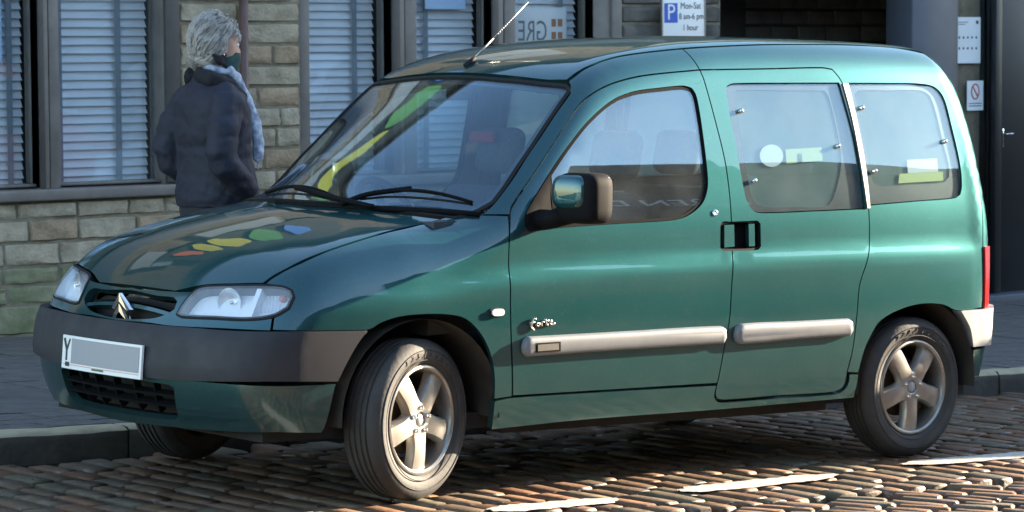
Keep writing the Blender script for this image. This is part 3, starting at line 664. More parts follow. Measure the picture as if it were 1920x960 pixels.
# ---- wheels
def make_wheel(steer, loc, sgn):
    w = empty('wheel', loc, car); w.rotation_euler = (0, 0, steer)
    # local: axle along Y, outer face at +Y; lathe about Z then turned
    M = Matrix.Rotation(rad(-90 if sgn > 0 else 90), 4, 'X')
    R, rr = .298, .205
    prof = [(rr-.012, .050), (rr, .068), (rr+.006, .073), (rr+.02, .080), (rr+.042, .085), (rr+.062, .083), (R-.018, .074), (R-.006, .064), (R-.001, .050)]
    for g in (.038, .014, -.012, -.036): prof += [(R, g+.008), (R-.007, g+.006), (R-.007, g-.002), (R, g-.004)]
    prof += [(R-.002, -.055), (R-.012, -.072), (R-.04, -.085), (rr, -.07), (rr-.012, -.05)]
    ty = MB().lathe(prof, 72, M=M)
    # raised sidewall ribs
    for r_ in (.222, .258): ty.lathe([(r_-.002, .0845), (r_, .0875), (r_+.002, .0845)], 72, M=M)
    ty.build('tyre', 'tyre', w, autos=35)
    if sgn > 0:
        for i, ch in enumerate('175/70R14'):
            me = text_mesh(ch, .030, .0012); c = np.empty(len(me.vertices)*3); me.vertices.foreach_get('co', c); c = c.reshape(-1, 3)
            a = rad(118-9.0*i); rad_ = .241+c[:, 1]; t = a-c[:, 0]/.241
            me.vertices.foreach_set('co', np.stack([-rad_*np.cos(t), .0862+c[:, 2], rad_*np.sin(t)], 1).ravel()); me.flip_normals(); me.update(); link('sidewall_letter', me, 'tyre_letter', w)
    rim = MB()
    rim.lathe([(rr+.001, .066), (rr-.004, .074), (rr-.011, .076), (rr-.018, .070), (rr-.024, .052), (rr-.030, .0), (rr-.034, -.06)], 72, M=M)
    # five tapering spokes with a raised hub, modelled as swept sections
    for k in range(5):
        a = 2*math.pi*k/5+rad(90)
        secs = []
        for t in np.linspace(0, 1, 11):
            r_ = .040+(rr-.018-.040)*t
            hw = .044-.008*math.sin(min(1, t*2.2)*math.pi/2)+.007*max(0, t-.35)/.65
            h = .064+.006*math.sin(math.pi*min(1, t*1.05))-.004*t
            secs.append((r_, hw, h))
        v = []; 
        for r_, hw, h in secs:
            for q, dz in ((-1.15, -.034), (-1, -.008), (-.86, -.001), (-.4, .0015), (0, .002), (.4, .0015), (.86, -.001), (1, -.008), (1.15, -.034)):
                v.append((r_, q*hw, h+dz))
        m_ = 9; n_ = len(secs)
        f_ = [(i*m_+j, i*m_+j+1, (i+1)*m_+j+1, (i+1)*m_+j) for i in range(n_-1) for j in range(m_-1)]
        rim.add(v, f_, 0, True, M @ Matrix.Rotation(a, 4, 'Z'))
    rim.lathe([(.0, .052), (.024, .052), (.027, .062), (.032, .0655), (.050, .067), (.062, .066), (.070, .060), (.074, .03)], 40, M=M)
    rim.build('rim', 'alloy', w, autos=30)
    for k in range(5):
        a = 2*math.pi*k/5+rad(90+36)
        MB().lathe([(0, .078), (.006, .077), (.009, .072), (.0095, .058)], 8, M=M @ Matrix.Translation((.046*math.cos(a), .046*math.sin(a), 0))).build('wheel_nut', 'chrome', w, autos=40)
    MB().lathe([(0, .066), (.018, .065), (.024, .060), (.024, .050)], 24, M=M).build('hub_cap', 'bumper_grey', w)
    b = MB().lathe([(.0, -.01), (.128, -.01), (.130, -.02), (.0, -.02)], 48, M=M); b.box((-.05, .07, -.035), (.05, .15, .01), bev=.008, M=M @ Matrix.Rotation(rad(35), 4, 'Z'))
    b.build('brake_disc', 'brake', w, autos=40)
    return w
STEER = rad(16)
make_wheel(STEER, (0, .73, .2975), 1); make_wheel(0, (-2.682, .715, .2975), 1)
make_wheel(STEER, (0, -.715, .2975), -1); make_wheel(0, (-2.682, -.705, .2975), -1)
# ---- mirrors
for s_ in (1, -1):
    mr = empty('door_mirror', (0, 0, 0), car)
    def shell(c, sz, yaw_, m_, nm, pw=3.2, flatx=None):
        bm = bmesh.new(); bmesh.ops.create_uvsphere(bm, u_segments=28, v_segments=18, radius=1)
        for v in bm.verts:
            p_ = np.array(v.co); p_ = np.sign(p_)*np.abs(p_)**(2/pw); p_ /= (np.sum(np.abs(p_)**pw))**(1/pw)
            if p_[0] < -.35: p_[0] = -.35-(abs(p_[0])-.35)*.25
            v.co = Vector((p_*np.array(sz)).tolist())
        M_ = Matrix.Translation(c) @ Matrix.Rotation(yaw_, 4, 'Z'); bmesh.ops.transform(bm, matrix=M_, verts=bm.verts)
        me = bpy.data.meshes.new(nm); bm.to_mesh(me); bm.free(); me.polygons.foreach_set('use_smooth', [True]*len(me.polygons)); return link(nm, me, m_, mr)
    objs = [shell((-.635, .985, 1.118), (.085, .100, .096), rad(10), 'black_plastic', 'mirror_housing', 4.5),
            shell((-.585, .972, 1.140), (.052, .084, .066), rad(10), 'paint', 'mirror_cap', 3.6),
            MB().tube([(-.54, .80, 1.03), (-.57, .87, 1.035), (-.60, .94, 1.06)], [.04, .036, .04], 12).build('mirror_arm', 'black_plastic', mr),
            MB().box((-.672, .90, 1.04), (-.668, 1.07, 1.20), bev=.002).build('mirror_glass', 'chrome', mr)]
    if s_ < 0:
        for o in objs: mirror_obj(o, mr); bpy.data.objects.remove(o)
        mr.matrix_basis = Matrix.Translation((-.66, -.86, 0)) @ Matrix.Rotation(rad(-62), 4, 'Z') @ Matrix.Translation((.56, .86, 0))
# ---- wipers, aerial, roof marks
def wiper(px_list, arm):
    w = empty('wiper', (0, 0, 0), car)
    P3 = [on(p)+grad(on(p)[None])[0]*.016 for p in px_list]
    path = spline(np.array(P3), .02, 80, closed=False)
    MB().tube(path, .005, 6).build('blade', 'rubber', w)
    n_ = len(path); br = [path[i]+grad(path[i][None])[0]*(.010+.022*math.sin(math.pi*i/(n_-1))) for i in range(n_)]
    MB().tube(br, .007, 8).build('bridge', 'black_plastic', w)
    A = [on(p)+grad(on(p)[None])[0]*h for p, h in arm]
    MB().tube(spline(np.array(A), .03, 80, closed=False), [.010]*len(spline(np.array(A), .03, 80, closed=False)), 8).build('arm', 'black_plastic', w)
wiper([(676, 381), (730, 376), (790, 378), (840, 383), (887, 390)], [((640, 392), .02), ((690, 383), .04), ((775, 372), .045)])
wiper([(502, 373), (545, 370), (590, 374), (640, 386)], [((700, 397), .02), ((640, 390), .035), ((560, 372), .045)])
MB().tube([tuple(on(p)+grad(on(p)[None])[0]*.004) for p in ((900, 404), (860, 401), (800, 397), (730, 394), (650, 390), (580, 386), (520, 380))], .012, 8).build('scuttle_strip', 'black_plastic', car)
an = empty('aerial', (0, 0, 0), car); a0 = on((877, 122)); tip = onpl((990, 4), (0, 1, 0), 0.)
d_ = (tip-a0)/np.linalg.norm(tip-a0)
MB().tube([a0-d_*.01, a0+d_*.025, a0+d_*.05], [.016, .012, .008], 12).build('aerial_base', 'rubber', an)
MB().tube([a0+d_*.05, a0+d_*.17], [.0045, .004], 8).build('aerial_mount', 'alloy', an)
mb = MB().tube([a0+d_*.17, tip], .0026, 8)
for k in range(10): mb.lathe([(0, .004), (.0036, .003), (.0036, -.003), (0, -.004)], 8, M=Matrix.Translation((a0+d_*(.20+.012*k)).tolist()) @ Vector(d_.tolist()).to_track_quat('Z', 'Y').to_matrix().to_4x4())
mb.build('aerial_rod', 'alloy', an)
# ---- cabin
mb = MB()
dash = [(-.02, 1.02), (-.25, 1.03), (-.42, 1.0), (-.50, .93), (-.50, .78), (-.38, .62), (.0, .6)]
n_ = 9; ys_ = np.linspace(-.72, .72, n_); v = [(x-.10*(y/.72)**2, y, z) for y in ys_ for x, z in dash]; k = len(dash)
mb.add(v, [(i*k+j, i*k+(j+1) % k, (i+1)*k+(j+1) % k, (i+1)*k+j) for i in range(n_-1) for j in range(k)]+[tuple(range(k)), tuple((n_-1)*k+j for j in range(k))], 0, True)
mb.build('dashboard', 'trim', car, autos=40)
sw = empty('steering_wheel', (-.74, -.36, .985), car); sw.rotation_euler = (0, rad(-58), 0)
t_ = [(.185*math.cos(a), .185*math.sin(a), 0) for a in np.linspace(0, 2*math.pi, 41)]
MB().tube(t_, .016, 10, cap=False).build('rim', 'rubber', sw)
mb = MB().lathe([(0, .0), (.06, -.005), (.065, -.03)], 24)
for a in (0, 180, 270): mb.tube([(.05*math.cos(rad(a)), .05*math.sin(rad(a)), -.01), (.18*math.cos(rad(a)), .18*math.sin(rad(a)), 0)], [.022, .014], 8, flat=.5)
mb.build('spokes', 'rubber', sw)
def seat(x, y, w=.25, rear=False):
    s_ = empty('seat', (x, y, 0), car)
    MB().box((-.26, -w, .42), (.26, w, .60), bev=.06, seg=4).build('cushion', 'seatcloth', s_)
    bk = MB().box((-.08, -w*.95, -.02), (.07, w*.95, .58), bev=.06, seg=4, M=Matrix.Translation((-.27, 0, .56)) @ Matrix.Rotation(rad(-16), 4, 'Y')); bk.build('backrest', 'seatcloth', s_)
    h = [0] if not rear else [-.35, .35]
    for hy in h:
        MB().box((-.05, -.13, 0), (.05, .13, .20), bev=.05, seg=4, M=Matrix.Translation((-.47, hy, 1.17)) @ Matrix.Rotation(rad(-10), 4, 'Y')).build('headrest', 'seatcloth', s_)
    return s_
s1 = seat(-.84, .37); s2 = seat(-.84, -.37); seat(-1.85, 0, .62, True)
MB().box((-.43, -.10, 1.30), (-.39, .06, 1.35), bev=.015).build('red_tag', 'redcloth', s2)
mb = MB().box((-.83, -.09, 1.475), (-.80, .09, 1.535), bev=.012); mb.tube([(-.80, 0, 1.53), (-.76, 0, 1.565)], .01, 8); mb.build('inside_mirror', 'black_plastic', car)
# stickers inside the rear side glass
for nm, pts, m_, par in (('round_sticker', [(1450+22*math.cos(t), 291+21*math.sin(t)) for t in np.linspace(0, 2*math.pi, 18)[:-1]], 'paper', slide), ('yellow_sticker', [(1476, 279), (1544, 275), (1546, 300), (1478, 306)], 'sticker_yellow', slide),
                         ('white_sticker', [(1704, 299), (1760, 296), (1763, 321), (1706, 324)], 'paper', quarter), ('pale_sticker', [(1690, 325), (1772, 321), (1772, 338), (1688, 343)], 'sticker_yellow', quarter)):
    panel(nm, ons(pts), 'xz', m_, par[0], off=-.0105, gap=0, thick=.0008, res=.03, corner=30)
# ------------------------------------------------------------------ road
def proj_px(P):
    v = np.asarray(P, float)-CAM; z = v@CD
    return np.stack([960+FPX*(v@CR)/z, 480-FPX*(v@CU)/z], -1)
def sett_mat():
    m = bpy.data.materials.new('sett'); nt, p = nodes(m); L = nt.links.new; N = nt.nodes.new; MATS['sett'] = m
    oi = N('ShaderNodeObjectInfo'); ge = N('ShaderNodeNewGeometry'); tc = N('ShaderNodeTexCoord')
    a = N('ShaderNodeMath'); a.operation = 'MULTIPLY_ADD'; a.inputs[1].default_value = 7.31; L(ge.outputs['Random Per Island'], a.inputs[0]); L(oi.outputs['Random'], a.inputs[2])
    fr = N('ShaderNodeMath'); fr.operation = 'FRACT'; L(a.outputs[0], fr.inputs[0])
    cr = N('ShaderNodeValToRGB'); e = cr.color_ramp.elements; e[0].color = (.108, .060, .031, 1); e[1].color = (.128, .092, .054, 1)
    for po, c in ((.22, (.145, .069, .034, 1)), (.42, (.080, .057, .035, 1)), (.62, (.15, .080, .040, 1)), (.8, (.096, .076, .047, 1))):
        k = e.new(po); k.color = c
    L(fr.outputs[0], cr.inputs[0])
    n = N('ShaderNodeTexNoise'); n.inputs['Scale'].default_value = 14; n.inputs['Detail'].default_value = 8; n.inputs['Roughness'].default_value = .7; L(ge.outputs['Position'], n.inputs['Vector'])
    mr = N('ShaderNodeMapRange'); mr.inputs[1].default_value = .25; mr.inputs[2].default_value = .75; mr.inputs[3].default_value = .55; mr.inputs[4].default_value = 1.25; L(n.outputs[0], mr.inputs[0])
    mx = N('ShaderNodeMix'); mx.data_type = 'RGBA'; mx.blend_type = 'MULTIPLY'; mx.inputs[0].default_value = 1; L(cr.outputs[0], mx.inputs[6]); L(mr.outputs[0], mx.inputs[7]); L(mx.outputs[2], p.inputs['Base Color'])
    n2 = N('ShaderNodeTexNoise'); n2.inputs['Scale'].default_value = 3.1; n2.inputs['Detail'].default_value = 4; L(ge.outputs['Position'], n2.inputs['Vector'])
    rr = N('ShaderNodeMapRange'); rr.inputs[1].default_value = .35; rr.inputs[2].default_value = .65; rr.inputs[3].default_value = .48; rr.inputs[4].default_value = .78; p.inputs['Specular IOR Level'].default_value = .35; L(n2.outputs[0], rr.inputs[0]); L(rr.outputs[0], p.inputs['Roughness'])
    n4 = N('ShaderNodeTexNoise'); n4.inputs['Scale'].default_value = 75; n4.inputs['Detail'].default_value = 3; L(ge.outputs['Position'], n4.inputs['Vector']); b4 = N('ShaderNodeBump'); b4.inputs['Strength'].default_value = .6; b4.inputs['Distance'].default_value = .008; L(n4.outputs[0], b4.inputs['Height']); L(b4.outputs[0], p.inputs['Coat Normal']); p.inputs['Coat Roughness'].default_value = .08; n5 = N('ShaderNodeTexNoise'); n5.inputs['Scale'].default_value = 11; n5.inputs['Detail'].default_value = 3; L(ge.outputs['Position'], n5.inputs['Vector']); r5 = N('ShaderNodeMapRange'); r5.inputs[1].default_value = .56; r5.inputs[2].default_value = .66; r5.inputs[4].default_value = .9; L(n5.outputs[0], r5.inputs[0]); L(r5.outputs[0], p.inputs['Coat Weight'])
    n3 = N('ShaderNodeTexNoise'); n3.inputs['Scale'].default_value = 55; n3.inputs['Detail'].default_value = 6; L(ge.outputs['Position'], n3.inputs['Vector'])
    b = N('ShaderNodeBump'); b.inputs['Strength'].default_value = .55; b.inputs['Distance'].default_value = .006; L(n3.outputs[0], b.inputs['Height']); L(b.outputs[0], p.inputs['Normal'])
sett_mat()
mat('joint', (.018, .016, .014), .10, var=.4, vscale=30, bump=1., bscale=60, rvar=.06)
mat('roadpaint', (.62, .58, .50), .55, var=.3, vscale=24, bump=.4, bscale=60, col2=(.34, .30, .25))
def slope_obj(o): o.matrix_world = RS4; return o
road = slope_obj(MB().add([(-160, -1.02, -.030), (60, -1.02, -.030), (60, 9.0, -.030), (-160, 9.0, -.030)], [(0, 1, 2, 3)]).build('road', 'joint', recalc=False)); struct(road)
def sett_mesh(seed):
    r = random.Random(seed); v = []; f = []
    gx = [-.5, -.455, -.15, .15, .455, .5]; gy = [-.5, -.40, .0, .40, .5]; nx, ny = 5, 4; tx, ty = r.uniform(-.0015, .0015), r.uniform(-.0015, .0015)
    for j, y in enumerate(gy):
        for i, x in enumerate(gx):
            ex = i in (0, nx); ey = j in (0, ny); z = -.006*ex-.005*ey+tx*x*2+ty*y*2+r.uniform(-.0008, .0008)-.001*(2*x)**4
            if ex: x += r.uniform(-.012, .012)
            if ey: y += r.uniform(-.02, .02)
            if ex and ey: x *= .955; y *= .93
            v.append((x, y, z))
    for j in range(ny):
        for i in range(nx): a = j*(nx+1)+i; f.append((a, a+1, a+nx+2, a+nx+1))
    ring = [i for i in range(nx)]+[nx+j*(nx+1) for j in range(ny)]+[ny*(nx+1)+nx-i for i in range(nx)]+[(ny-j)*(nx+1) for j in range(ny)]
    b0 = len(v)
    for i in ring: v.append((v[i][0]*1.02, v[i][1]*1.02, -.06))
    n = len(ring); f += [(ring[(k+1) % n], ring[k], b0+k, b0+(k+1) % n) for k in range(n)]
    return v, f
SV = [sett_mesh(s) for s in range(9)]
SME = []
for v, f in SV:
    me = bpy.data.meshes.new('sett'); me.from_pydata(v, [], f); me.polygons.foreach_set('use_smooth', [True]*len(f)); me.set_sharp_from_angle(angle=rad(72)); me.materials.append(MATS['sett']); SME.append(me)
setts = []
rr = random.Random(3)
# parking bay: laid across, up to the edge course; carriageway: laid at an angle
x = -9.0
while x < 3.2:
    w = rr.uniform(.122, .136); y = -1.0+rr.uniform(0, .2)
    while y < 1.46:
        l = rr.uniform(.22, .31)
        if y+l > 1.52: l = max(.10, 1.50-y)
        setts.append((x+w/2, y+l/2, rr.uniform(-.005, .002), rad(90)+rr.uniform(-.03, .03), l-rr.uniform(.014, .024), w-rr.uniform(.022, .032))); y += l
    x += w
ca, sa = math.cos(rad(118)), math.sin(rad(118)); u = -7.
while u < 7.:
    w = rr.uniform(.095, .112); t = -7.+rr.uniform(0, .2)
    while t < 7.5:
        l = rr.uniform(.18, .25); cx = -2+ca*(t+l/2)-sa*u; cy = 3.0+sa*(t+l/2)+ca*u
        if 1.56 < cy < 5.2 and -8 < cx < 3: setts.append((cx, cy, rr.uniform(-.005, .002), rad(118)+rr.uniform(-.035, .035), l-rr.uniform(.014, .024), w-rr.uniform(.02, .03)))
        t += l
    u += w
S = np.array(setts); uv = proj_px(np.stack([S[:, 0], S[:, 1], S[:, 2]*0], 1)); dist = np.linalg.norm(S[:, :2]-CAM[:2], axis=1)
vis = (uv[:, 0] > -60) & (uv[:, 0] < 1980) & (uv[:, 1] < 1010) & (uv[:, 1] > 600)
# the ones the car's body hides from view go last
order = sorted(np.where(vis)[0], key=lambda i: dist[i]+(4 if (S[i, 1] < .55 and -3.0 < S[i, 0] < .6) else 0))
big = set(order[:300]); stuffmb = MB()
for i, (x, y, z, a, l, w) in enumerate(setts):
    k = i % 9
    if i in big:
        o = bpy.data.objects.new('sett', SME[k]); COL.objects.link(o); o.parent = road; o.location = (x, y, z); o.rotation_euler = (rr.uniform(-.015, .015), rr.uniform(-.012, .012), a); o.scale = (l, w, 1)
    else:
        v, f = SV[k]; stuffmb.add(v, f, 0, True, Matrix.Translation((x, y, z)) @ Matrix.Rotation(a, 4, 'Z') @ Matrix.Diagonal((l, w, 1, 1)))
o = stuffmb.build('setts', 'sett', road, recalc=False, autos=72); o['kind'] = 'stuff'
# worn bay line, two dashes
def dash(x0, x1, y0, y1, w, label):
    n = 26; v = []; f = []
    for i in range(n+1):
        t = i/n; x = x0+(x1-x0)*t; y = y0+(y1-y0)*t; e = .25+.75*min(1, 8*t, 8*(1-t)); q = w*e
        v += [(x, y-q/2+rr.uniform(-.012, .012), .003+rr.uniform(0, .002)), (x, y, .0075+rr.uniform(-.001, .002)), (x, y+q/2+rr.uniform(-.012, .012), .003+rr.uniform(0, .002))]
    for i in range(n): f += [(3*i, 3*i+1, 3*i+4, 3*i+3), (3*i+1, 3*i+2, 3*i+5, 3*i+4)]
    o = slope_obj(MB().add(v, f, 0, True).build('road_marking', 'roadpaint', recalc=False)); struct(o)
    return o
dash(-.06, -.66, 1.155, 1.165, .15, ''); dash(-1.02, -1.92, 1.12, 1.07, .15, ''); dash(-2.42, -3.7, .97, 1.03, .15, ''); dash(.35, 1.2, 1.13, 1.15, .15, '')

# ------------------------------------------------------------------ kerb and pavement
mat('kerb', (.46, .39, .24), .8, var=.3, vscale=9, bump=.5, bscale=30, col2=(.30, .25, .16))  # pale yellow: sunlight on the kerb top put into the colour
mat('kerb_shade', (.055, .048, .038), .8, var=.35, vscale=9, bump=.5, bscale=30)  # dark kerb faces: shade beside the car put into the colour
mat('flag', (.105, .10, .095), .62, var=.3, vscale=5, bump=.35, bscale=28, rvar=.15, col2=(.07, .068, .066))
mat('flagjoint', (.03, .03, .028), .8)
pave = slope_obj(MB().box((-60, -5.5, -.2), (30, -1.15, .083)).build('pavement', 'flagjoint')); struct(pave)
kerbs = slope_obj(MB().box((-60, -1.15, -.2), (30, -1.03, .02)).build('kerb', 'flagjoint')); struct(kerbs)
x = 2.6; k = 0
while x > -9:
    l = rr.uniform(.75, .98); mb = MB()
    n = 8; pr = [(-1.012, -.06), (-1.018, .055), (-1.024, .085), (-1.040, .099), (-1.07, .103), (-1.156, .102), (-1.158, -.06)]; v = []
    for i in range(n+1):
        for y, z in pr: v.append((x-.006-(l-.012)*i/n, y+rr.uniform(-.004, .004), z+rr.uniform(-.003, .003)))
    m_ = len(pr); f = [(i*m_+j, i*m_+j+1, (i+1)*m_+j+1, (i+1)*m_+j) for i in range(n) for j in range(m_-1)]+[tuple(range(m_)), tuple(n*m_+j for j in range(m_))]
    mb.add(v, f, 0, True); mb.m = [1 if (q % (m_-1) < 2 and q < n*(m_-1)) or q >= n*(m_-1) else 0 for q in range(len(f))]; mb.build('kerb_stone', ['kerb', 'kerb_shade'], kerbs, autos=50); x -= l
FM = []
for s in range(6):
    r = random.Random(s); mb = MB(); mb.box((-.5, -.5, -.5), (.5, .5, .5)); FM.append(mb.build('flagstone', 'flag', recalc=True))
fmesh = []
for o in FM: fmesh.append(o.data); bpy.data.objects.remove(o)
def flag(x0, x1, y0, y1):
    o = bpy.data.objects.new('flagstone', random.choice(fmesh)); COL.objects.link(o); o.parent = pave
    o.location = ((x0+x1)/2, (y0+y1)/2, .080+rr.uniform(-.001, .003)); o.scale = (abs(x1-x0)-.012, abs(y1-y0)-.012, .04); o.rotation_euler = (rr.uniform(-.006, .006), rr.uniform(-.006, .006), 0)
for row, (y0, y1, l0, l1) in enumerate([(-1.16, -1.32, .22, .32), (-1.32, -1.48, .22, .32), (-1.48, -1.70, .30, .42), (-1.70, -2.3, .6, .9), (-2.3, -2.9, .6, .9), (-2.9, -3.5, .6, .9), (-3.5, -4.1, .6, .9), (-4.1, -4.7, .6, .9), (-4.7, -5.15, .6, .9)]):
    x = 2.2+rr.uniform(0, .3)
    while x > -12.5:
        l = rr.uniform(l0, l1); q = proj_px(np.array([[x, (y0+y1)/2, .1], [x-l, (y0+y1)/2, .1]]))
        flag(x, x-l, y0, y1)
        x -= l

# ------------------------------------------------------------------ the shop across the pavement (stands plumb: world frame)
YW = -5.15
mat('stone', (.45, .385, .275), .9, var=.3, vscale=8, bump=1., bscale=42, col2=(.25, .205, .135), detail=13)
mat('stone_moss', (.27, .265, .165), .95, var=.3, vscale=6, bump=.8, bscale=22, col2=(.115, .13, .06), detail=10)
mat('stone_dark', (.11, .10, .085), .95, var=.3, vscale=6, bump=.7, bscale=20)
mat('stone_warm', (.42, .31, .20), .9, var=.3, vscale=8, bump=1., bscale=42, col2=(.22, .155, .095), detail=13)
mat('mortar', (.20, .175, .125), .95, var=.3, vscale=12, bump=.5, bscale=40)
mat('framepaint', (.14, .125, .11), .55, var=.2, vscale=7, bump=.1, bscale=60)
mat('frame_dark', (.055, .048, .042), .6, var=.2, vscale=7)
mat('slat', (.80, .81, .83), .55, var=.06, vscale=3)
mat('tape', (.22, .26, .29), .8, var=.1, vscale=20)
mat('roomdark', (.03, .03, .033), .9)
mat('black_paint', (.010, .010, .011), .38, var=.2, vscale=5)
mat('blue_grey', (.055, .065, .085), .5, var=.12, vscale=6)
mat('slate', (.06, .062, .07), .7, var=.3, vscale=12, bump=.4, bscale=20)
mat('pipe', (.10, .052, .040), .5, var=.25, vscale=9)
glassmat('shopglass', (.92, .94, .95), 1.7, wave=.14, dirt=.012)
shop = empty('shop_building', (-3.5, YW, -.1)); tag(shop, 'stone shop building with wide blind-covered windows beside the pavement', 'building')
def W_(mb, name, m_, par=shop, **k):
    o = mb.build(name, m_, None, **k); o.parent = par; o.matrix_parent_inverse = par.matrix_world.inverted() if par is not shop else Matrix.Translation((-3.5, YW, -.1)).inverted(); return o
X0, X1 = 3.5, -10.98     # left and right ends
ZT = 2.16
mb = MB()
mb.box((X0, YW-.010, -.5), (-7.24, YW-.35, .80))                 # below the sills
mb.box((-2.87, YW-.010, .80), (-3.74, YW-.35, ZT)); mb.box((-6.33, YW-.010, .80), (-7.24, YW-.35, ZT)); mb.box((X0, YW-.010, .80), (1.2, YW-.35, ZT))
wall = W_(mb, 'wall', 'mortar')
up = MB().box((X0, YW-.02, ZT+.002), (-24, YW-.5, 6.05)); mat('stone_upper', (.15, .125, .09), .9, var=.3, vscale=5, bump=.8, bscale=22, col2=(.085, .07, .05)); W_(up, 'upper_wall', 'stone_upper')  # upper wall in a darker mottled stone tone
W_(MB().box((X0, YW-.5, ZT+.003), (-24, YW-6, 6.05)).box((X0, YW-3.2, -.5), (-24, YW-3.4, ZT)), 'back_rooms', 'roomdark')
W_(MB().add([(X0+.2, YW+.25, 6.02), (-24.2, YW+.25, 6.02), (-24.2, YW-4, 8.6), (X0+.2, YW-4, 8.6), (X0+.2, YW+.25, 5.92), (-24.2, YW+.25, 5.92), (-24.2, YW-4, 8.4), (X0+.2, YW-4, 8.4)], [(0, 1, 2, 3), (7, 6, 5, 4), (0, 4, 5, 1), (1, 5, 6, 2), (2, 6, 7, 3), (3, 7, 4, 0)]), 'roof', 'slate')
W_(MB().box((X0, YW, 2.45), (-6.6, YW+.12, 3.15), bev=.01), 'fascia_board', 'blue_grey')
for xa, xb in ((.6, -.6), (-1.7, -3.0), (-4.2, -5.4), (-6.6, -7.8), (-9.2, -10.4)):
    w = W_(MB().box((xa, YW-.03, 3.55), (xb, YW+.02, 4.75)), 'upper_window', 'framepaint')
    W_(MB().box((xa-.06, YW+.021, 3.6), (xb+.06, YW+.03, 4.12)).box((xa-.06, YW+.021, 4.18), (xb+.06, YW+.03, 4.7)), 'window_pane', 'tape', w)
COURSES = [-.10, .05, .22, .33, .435, .57, .70, .803, .93, 1.06, 1.185, 1.305, 1.43, 1.555, 1.68, 1.81, 1.93, 2.06, 2.155]
def stone(xa, xb, z0, z1, m_, par):
    v = []; g = .0055; x0, x1 = xa-g, xb+g; a0, a1 = z0+g, z1-g; sd = rr.uniform(0, 99); dep = rr.uniform(.003, .012)
    L_ = abs(x1-x0); H_ = a1-a0; gx = [0, .010/L_]+[k/5+rr.uniform(-.03, .03) for k in range(1, 5)]+[1-.010/L_, 1]; gz = [0, .010/H_, .3, .5, .72, 1-.010/H_, 1]; nx, nz = len(gx)-1, len(gz)-1
    for j in range(nz+1):
        for i in range(nx+1):
            e = min(i, nx-i, j, nz-j); x = x0+(x1-x0)*gx[i]; z = a0+(a1-a0)*gz[j]
            b = -.014 if e == 0 else dep+.014*noise.noise(Vector((x*11+sd, z*16, sd)))+.013*noise.noise(Vector((x*30, z*40, sd)))-(.004 if e == 1 else 0)
            if e < 2: x += .005*noise.noise(Vector((x*17, z*17, sd+5))); z += .005*noise.noise(Vector((x*17, z*17, sd+9)))
            v.append((x, YW+b, z))
    f = [(j*(nx+1)+i, j*(nx+1)+i+1, (j+1)*(nx+1)+i+1, (j+1)*(nx+1)+i) for j in range(nz) for i in range(nx)]
    ring = [i for i in range(nx)]+[nx+j*(nx+1) for j in range(nz)]+[nz*(nx+1)+nx-i for i in range(nx)]+[(nz-j)*(nx+1) for j in range(nz)]
    b0 = len(v); v += [(v[i][0], YW-.04, v[i][2]) for i in ring]; n = len(ring); f += [(ring[(k+1) % n], ring[k], b0+k, b0+(k+1) % n) for k in range(n)]
    c = np.mean(v, 0); M = Matrix.Translation(c.tolist())
    me = bpy.data.meshes.new('stone'); me.from_pydata((np.array(v)-c).tolist(), [], [q[::-1] for q in f]); me.polygons.foreach_set('use_smooth', [True]*len(f)); me.update(); me.set_sharp_from_angle(angle=rad(38))
    o = link('stone', me, m_, par); o.parent = par; o.location = c - np.array(par_off)
par_off = (-3.5, YW, -.1)
wall.matrix_parent_inverse = Matrix(); wall.location = (0, 0, 0); wall.data.transform(Matrix.Translation((3.5, -YW, .1)))
for k in range(len(COURSES)-1):
    z0, z1 = COURSES[k], COURSES[k+1]; zm = (z0+z1)/2
    spans = []
    if zm < .803: spans.append((1.6, -4.1))
    else:
        spans.append((-2.875, -3.735))
    if zm > 1.5: spans.append((-6.335, -7.235))
    for xa, xb in spans:
        x = xa
        while x > xb+.02:
            l = rr.uniform(.22, .46)
            if x-l < xb+.14: l = x-xb
            if l > .5: l = l/2
            pale = rr.random()
            m_ = 'stone_dark' if x < -6 else ('stone_moss' if zm < .40 and rr.random() < .8 else ('stone_warm' if rr.random() < .28 else 'stone'))
            stone(x, x-l, z0, z1, m_, wall); x -= l
# windows: frames, panes, blinds
def window(xa, xb, fl, fr, z0=.87, z1=ZT, name='window'):
    w = W_(MB().box((xa+fl, YW-.16, z0-.015), (xb-fr, YW-.10, z0+.028), bev=.004), name, 'framepaint')
    for a, b in ((xa+fl, xa), (xb, xb-fr)):
        W_(MB().box((a, YW-.15, z0), (b, YW-.012, z1), bev=.006).box((a-.004 if b == xa else a+.0, YW-.17, z0), (b, YW-.15, z1)), 'window_jamb', 'framepaint', w)
    W_(MB().box((xa, YW-.128, z0+.02), (xb, YW-.122, z1)), 'window_pane', 'shopglass', w)
    W_(MB().box((xa, YW-.15, z0+.012), (xb, YW-.05, z0+.03), bev=.004), 'window_ledge', 'framepaint', w)
    return w
window(1.13, -.93, .07, .055); window(-1.05, -1.935, .06, .065); window(-2.07, -2.77, .065, .10); window(-3.815, -4.44, .075, .10); window(-4.635, -5.24, .09, .095); window(-5.435, -6.10, .09, .22)
W_(MB().box((X0, YW-.12, .806), (-2.86, YW+.055, .872), bev=.012, seg=3), 'window_sill', 'framepaint'); W_(MB().box((-3.74, YW-.12, .806), (-6.33, YW+.055, .872), bev=.012, seg=3), 'window_sill', 'framepaint')
W_(MB().box((-2.772, YW-.02, .88), (-2.868, YW+.012, ZT), bev=.004), 'corner_board', 'frame_dark')
for xa, xb in ((-1.935, -1.97), (-4.44, -4.50), (-5.24, -5.29)): W_(MB().box((xa, YW-.10, .875), (xb, YW-.004, ZT), bev=.003), 'dark_bead', 'frame_dark')
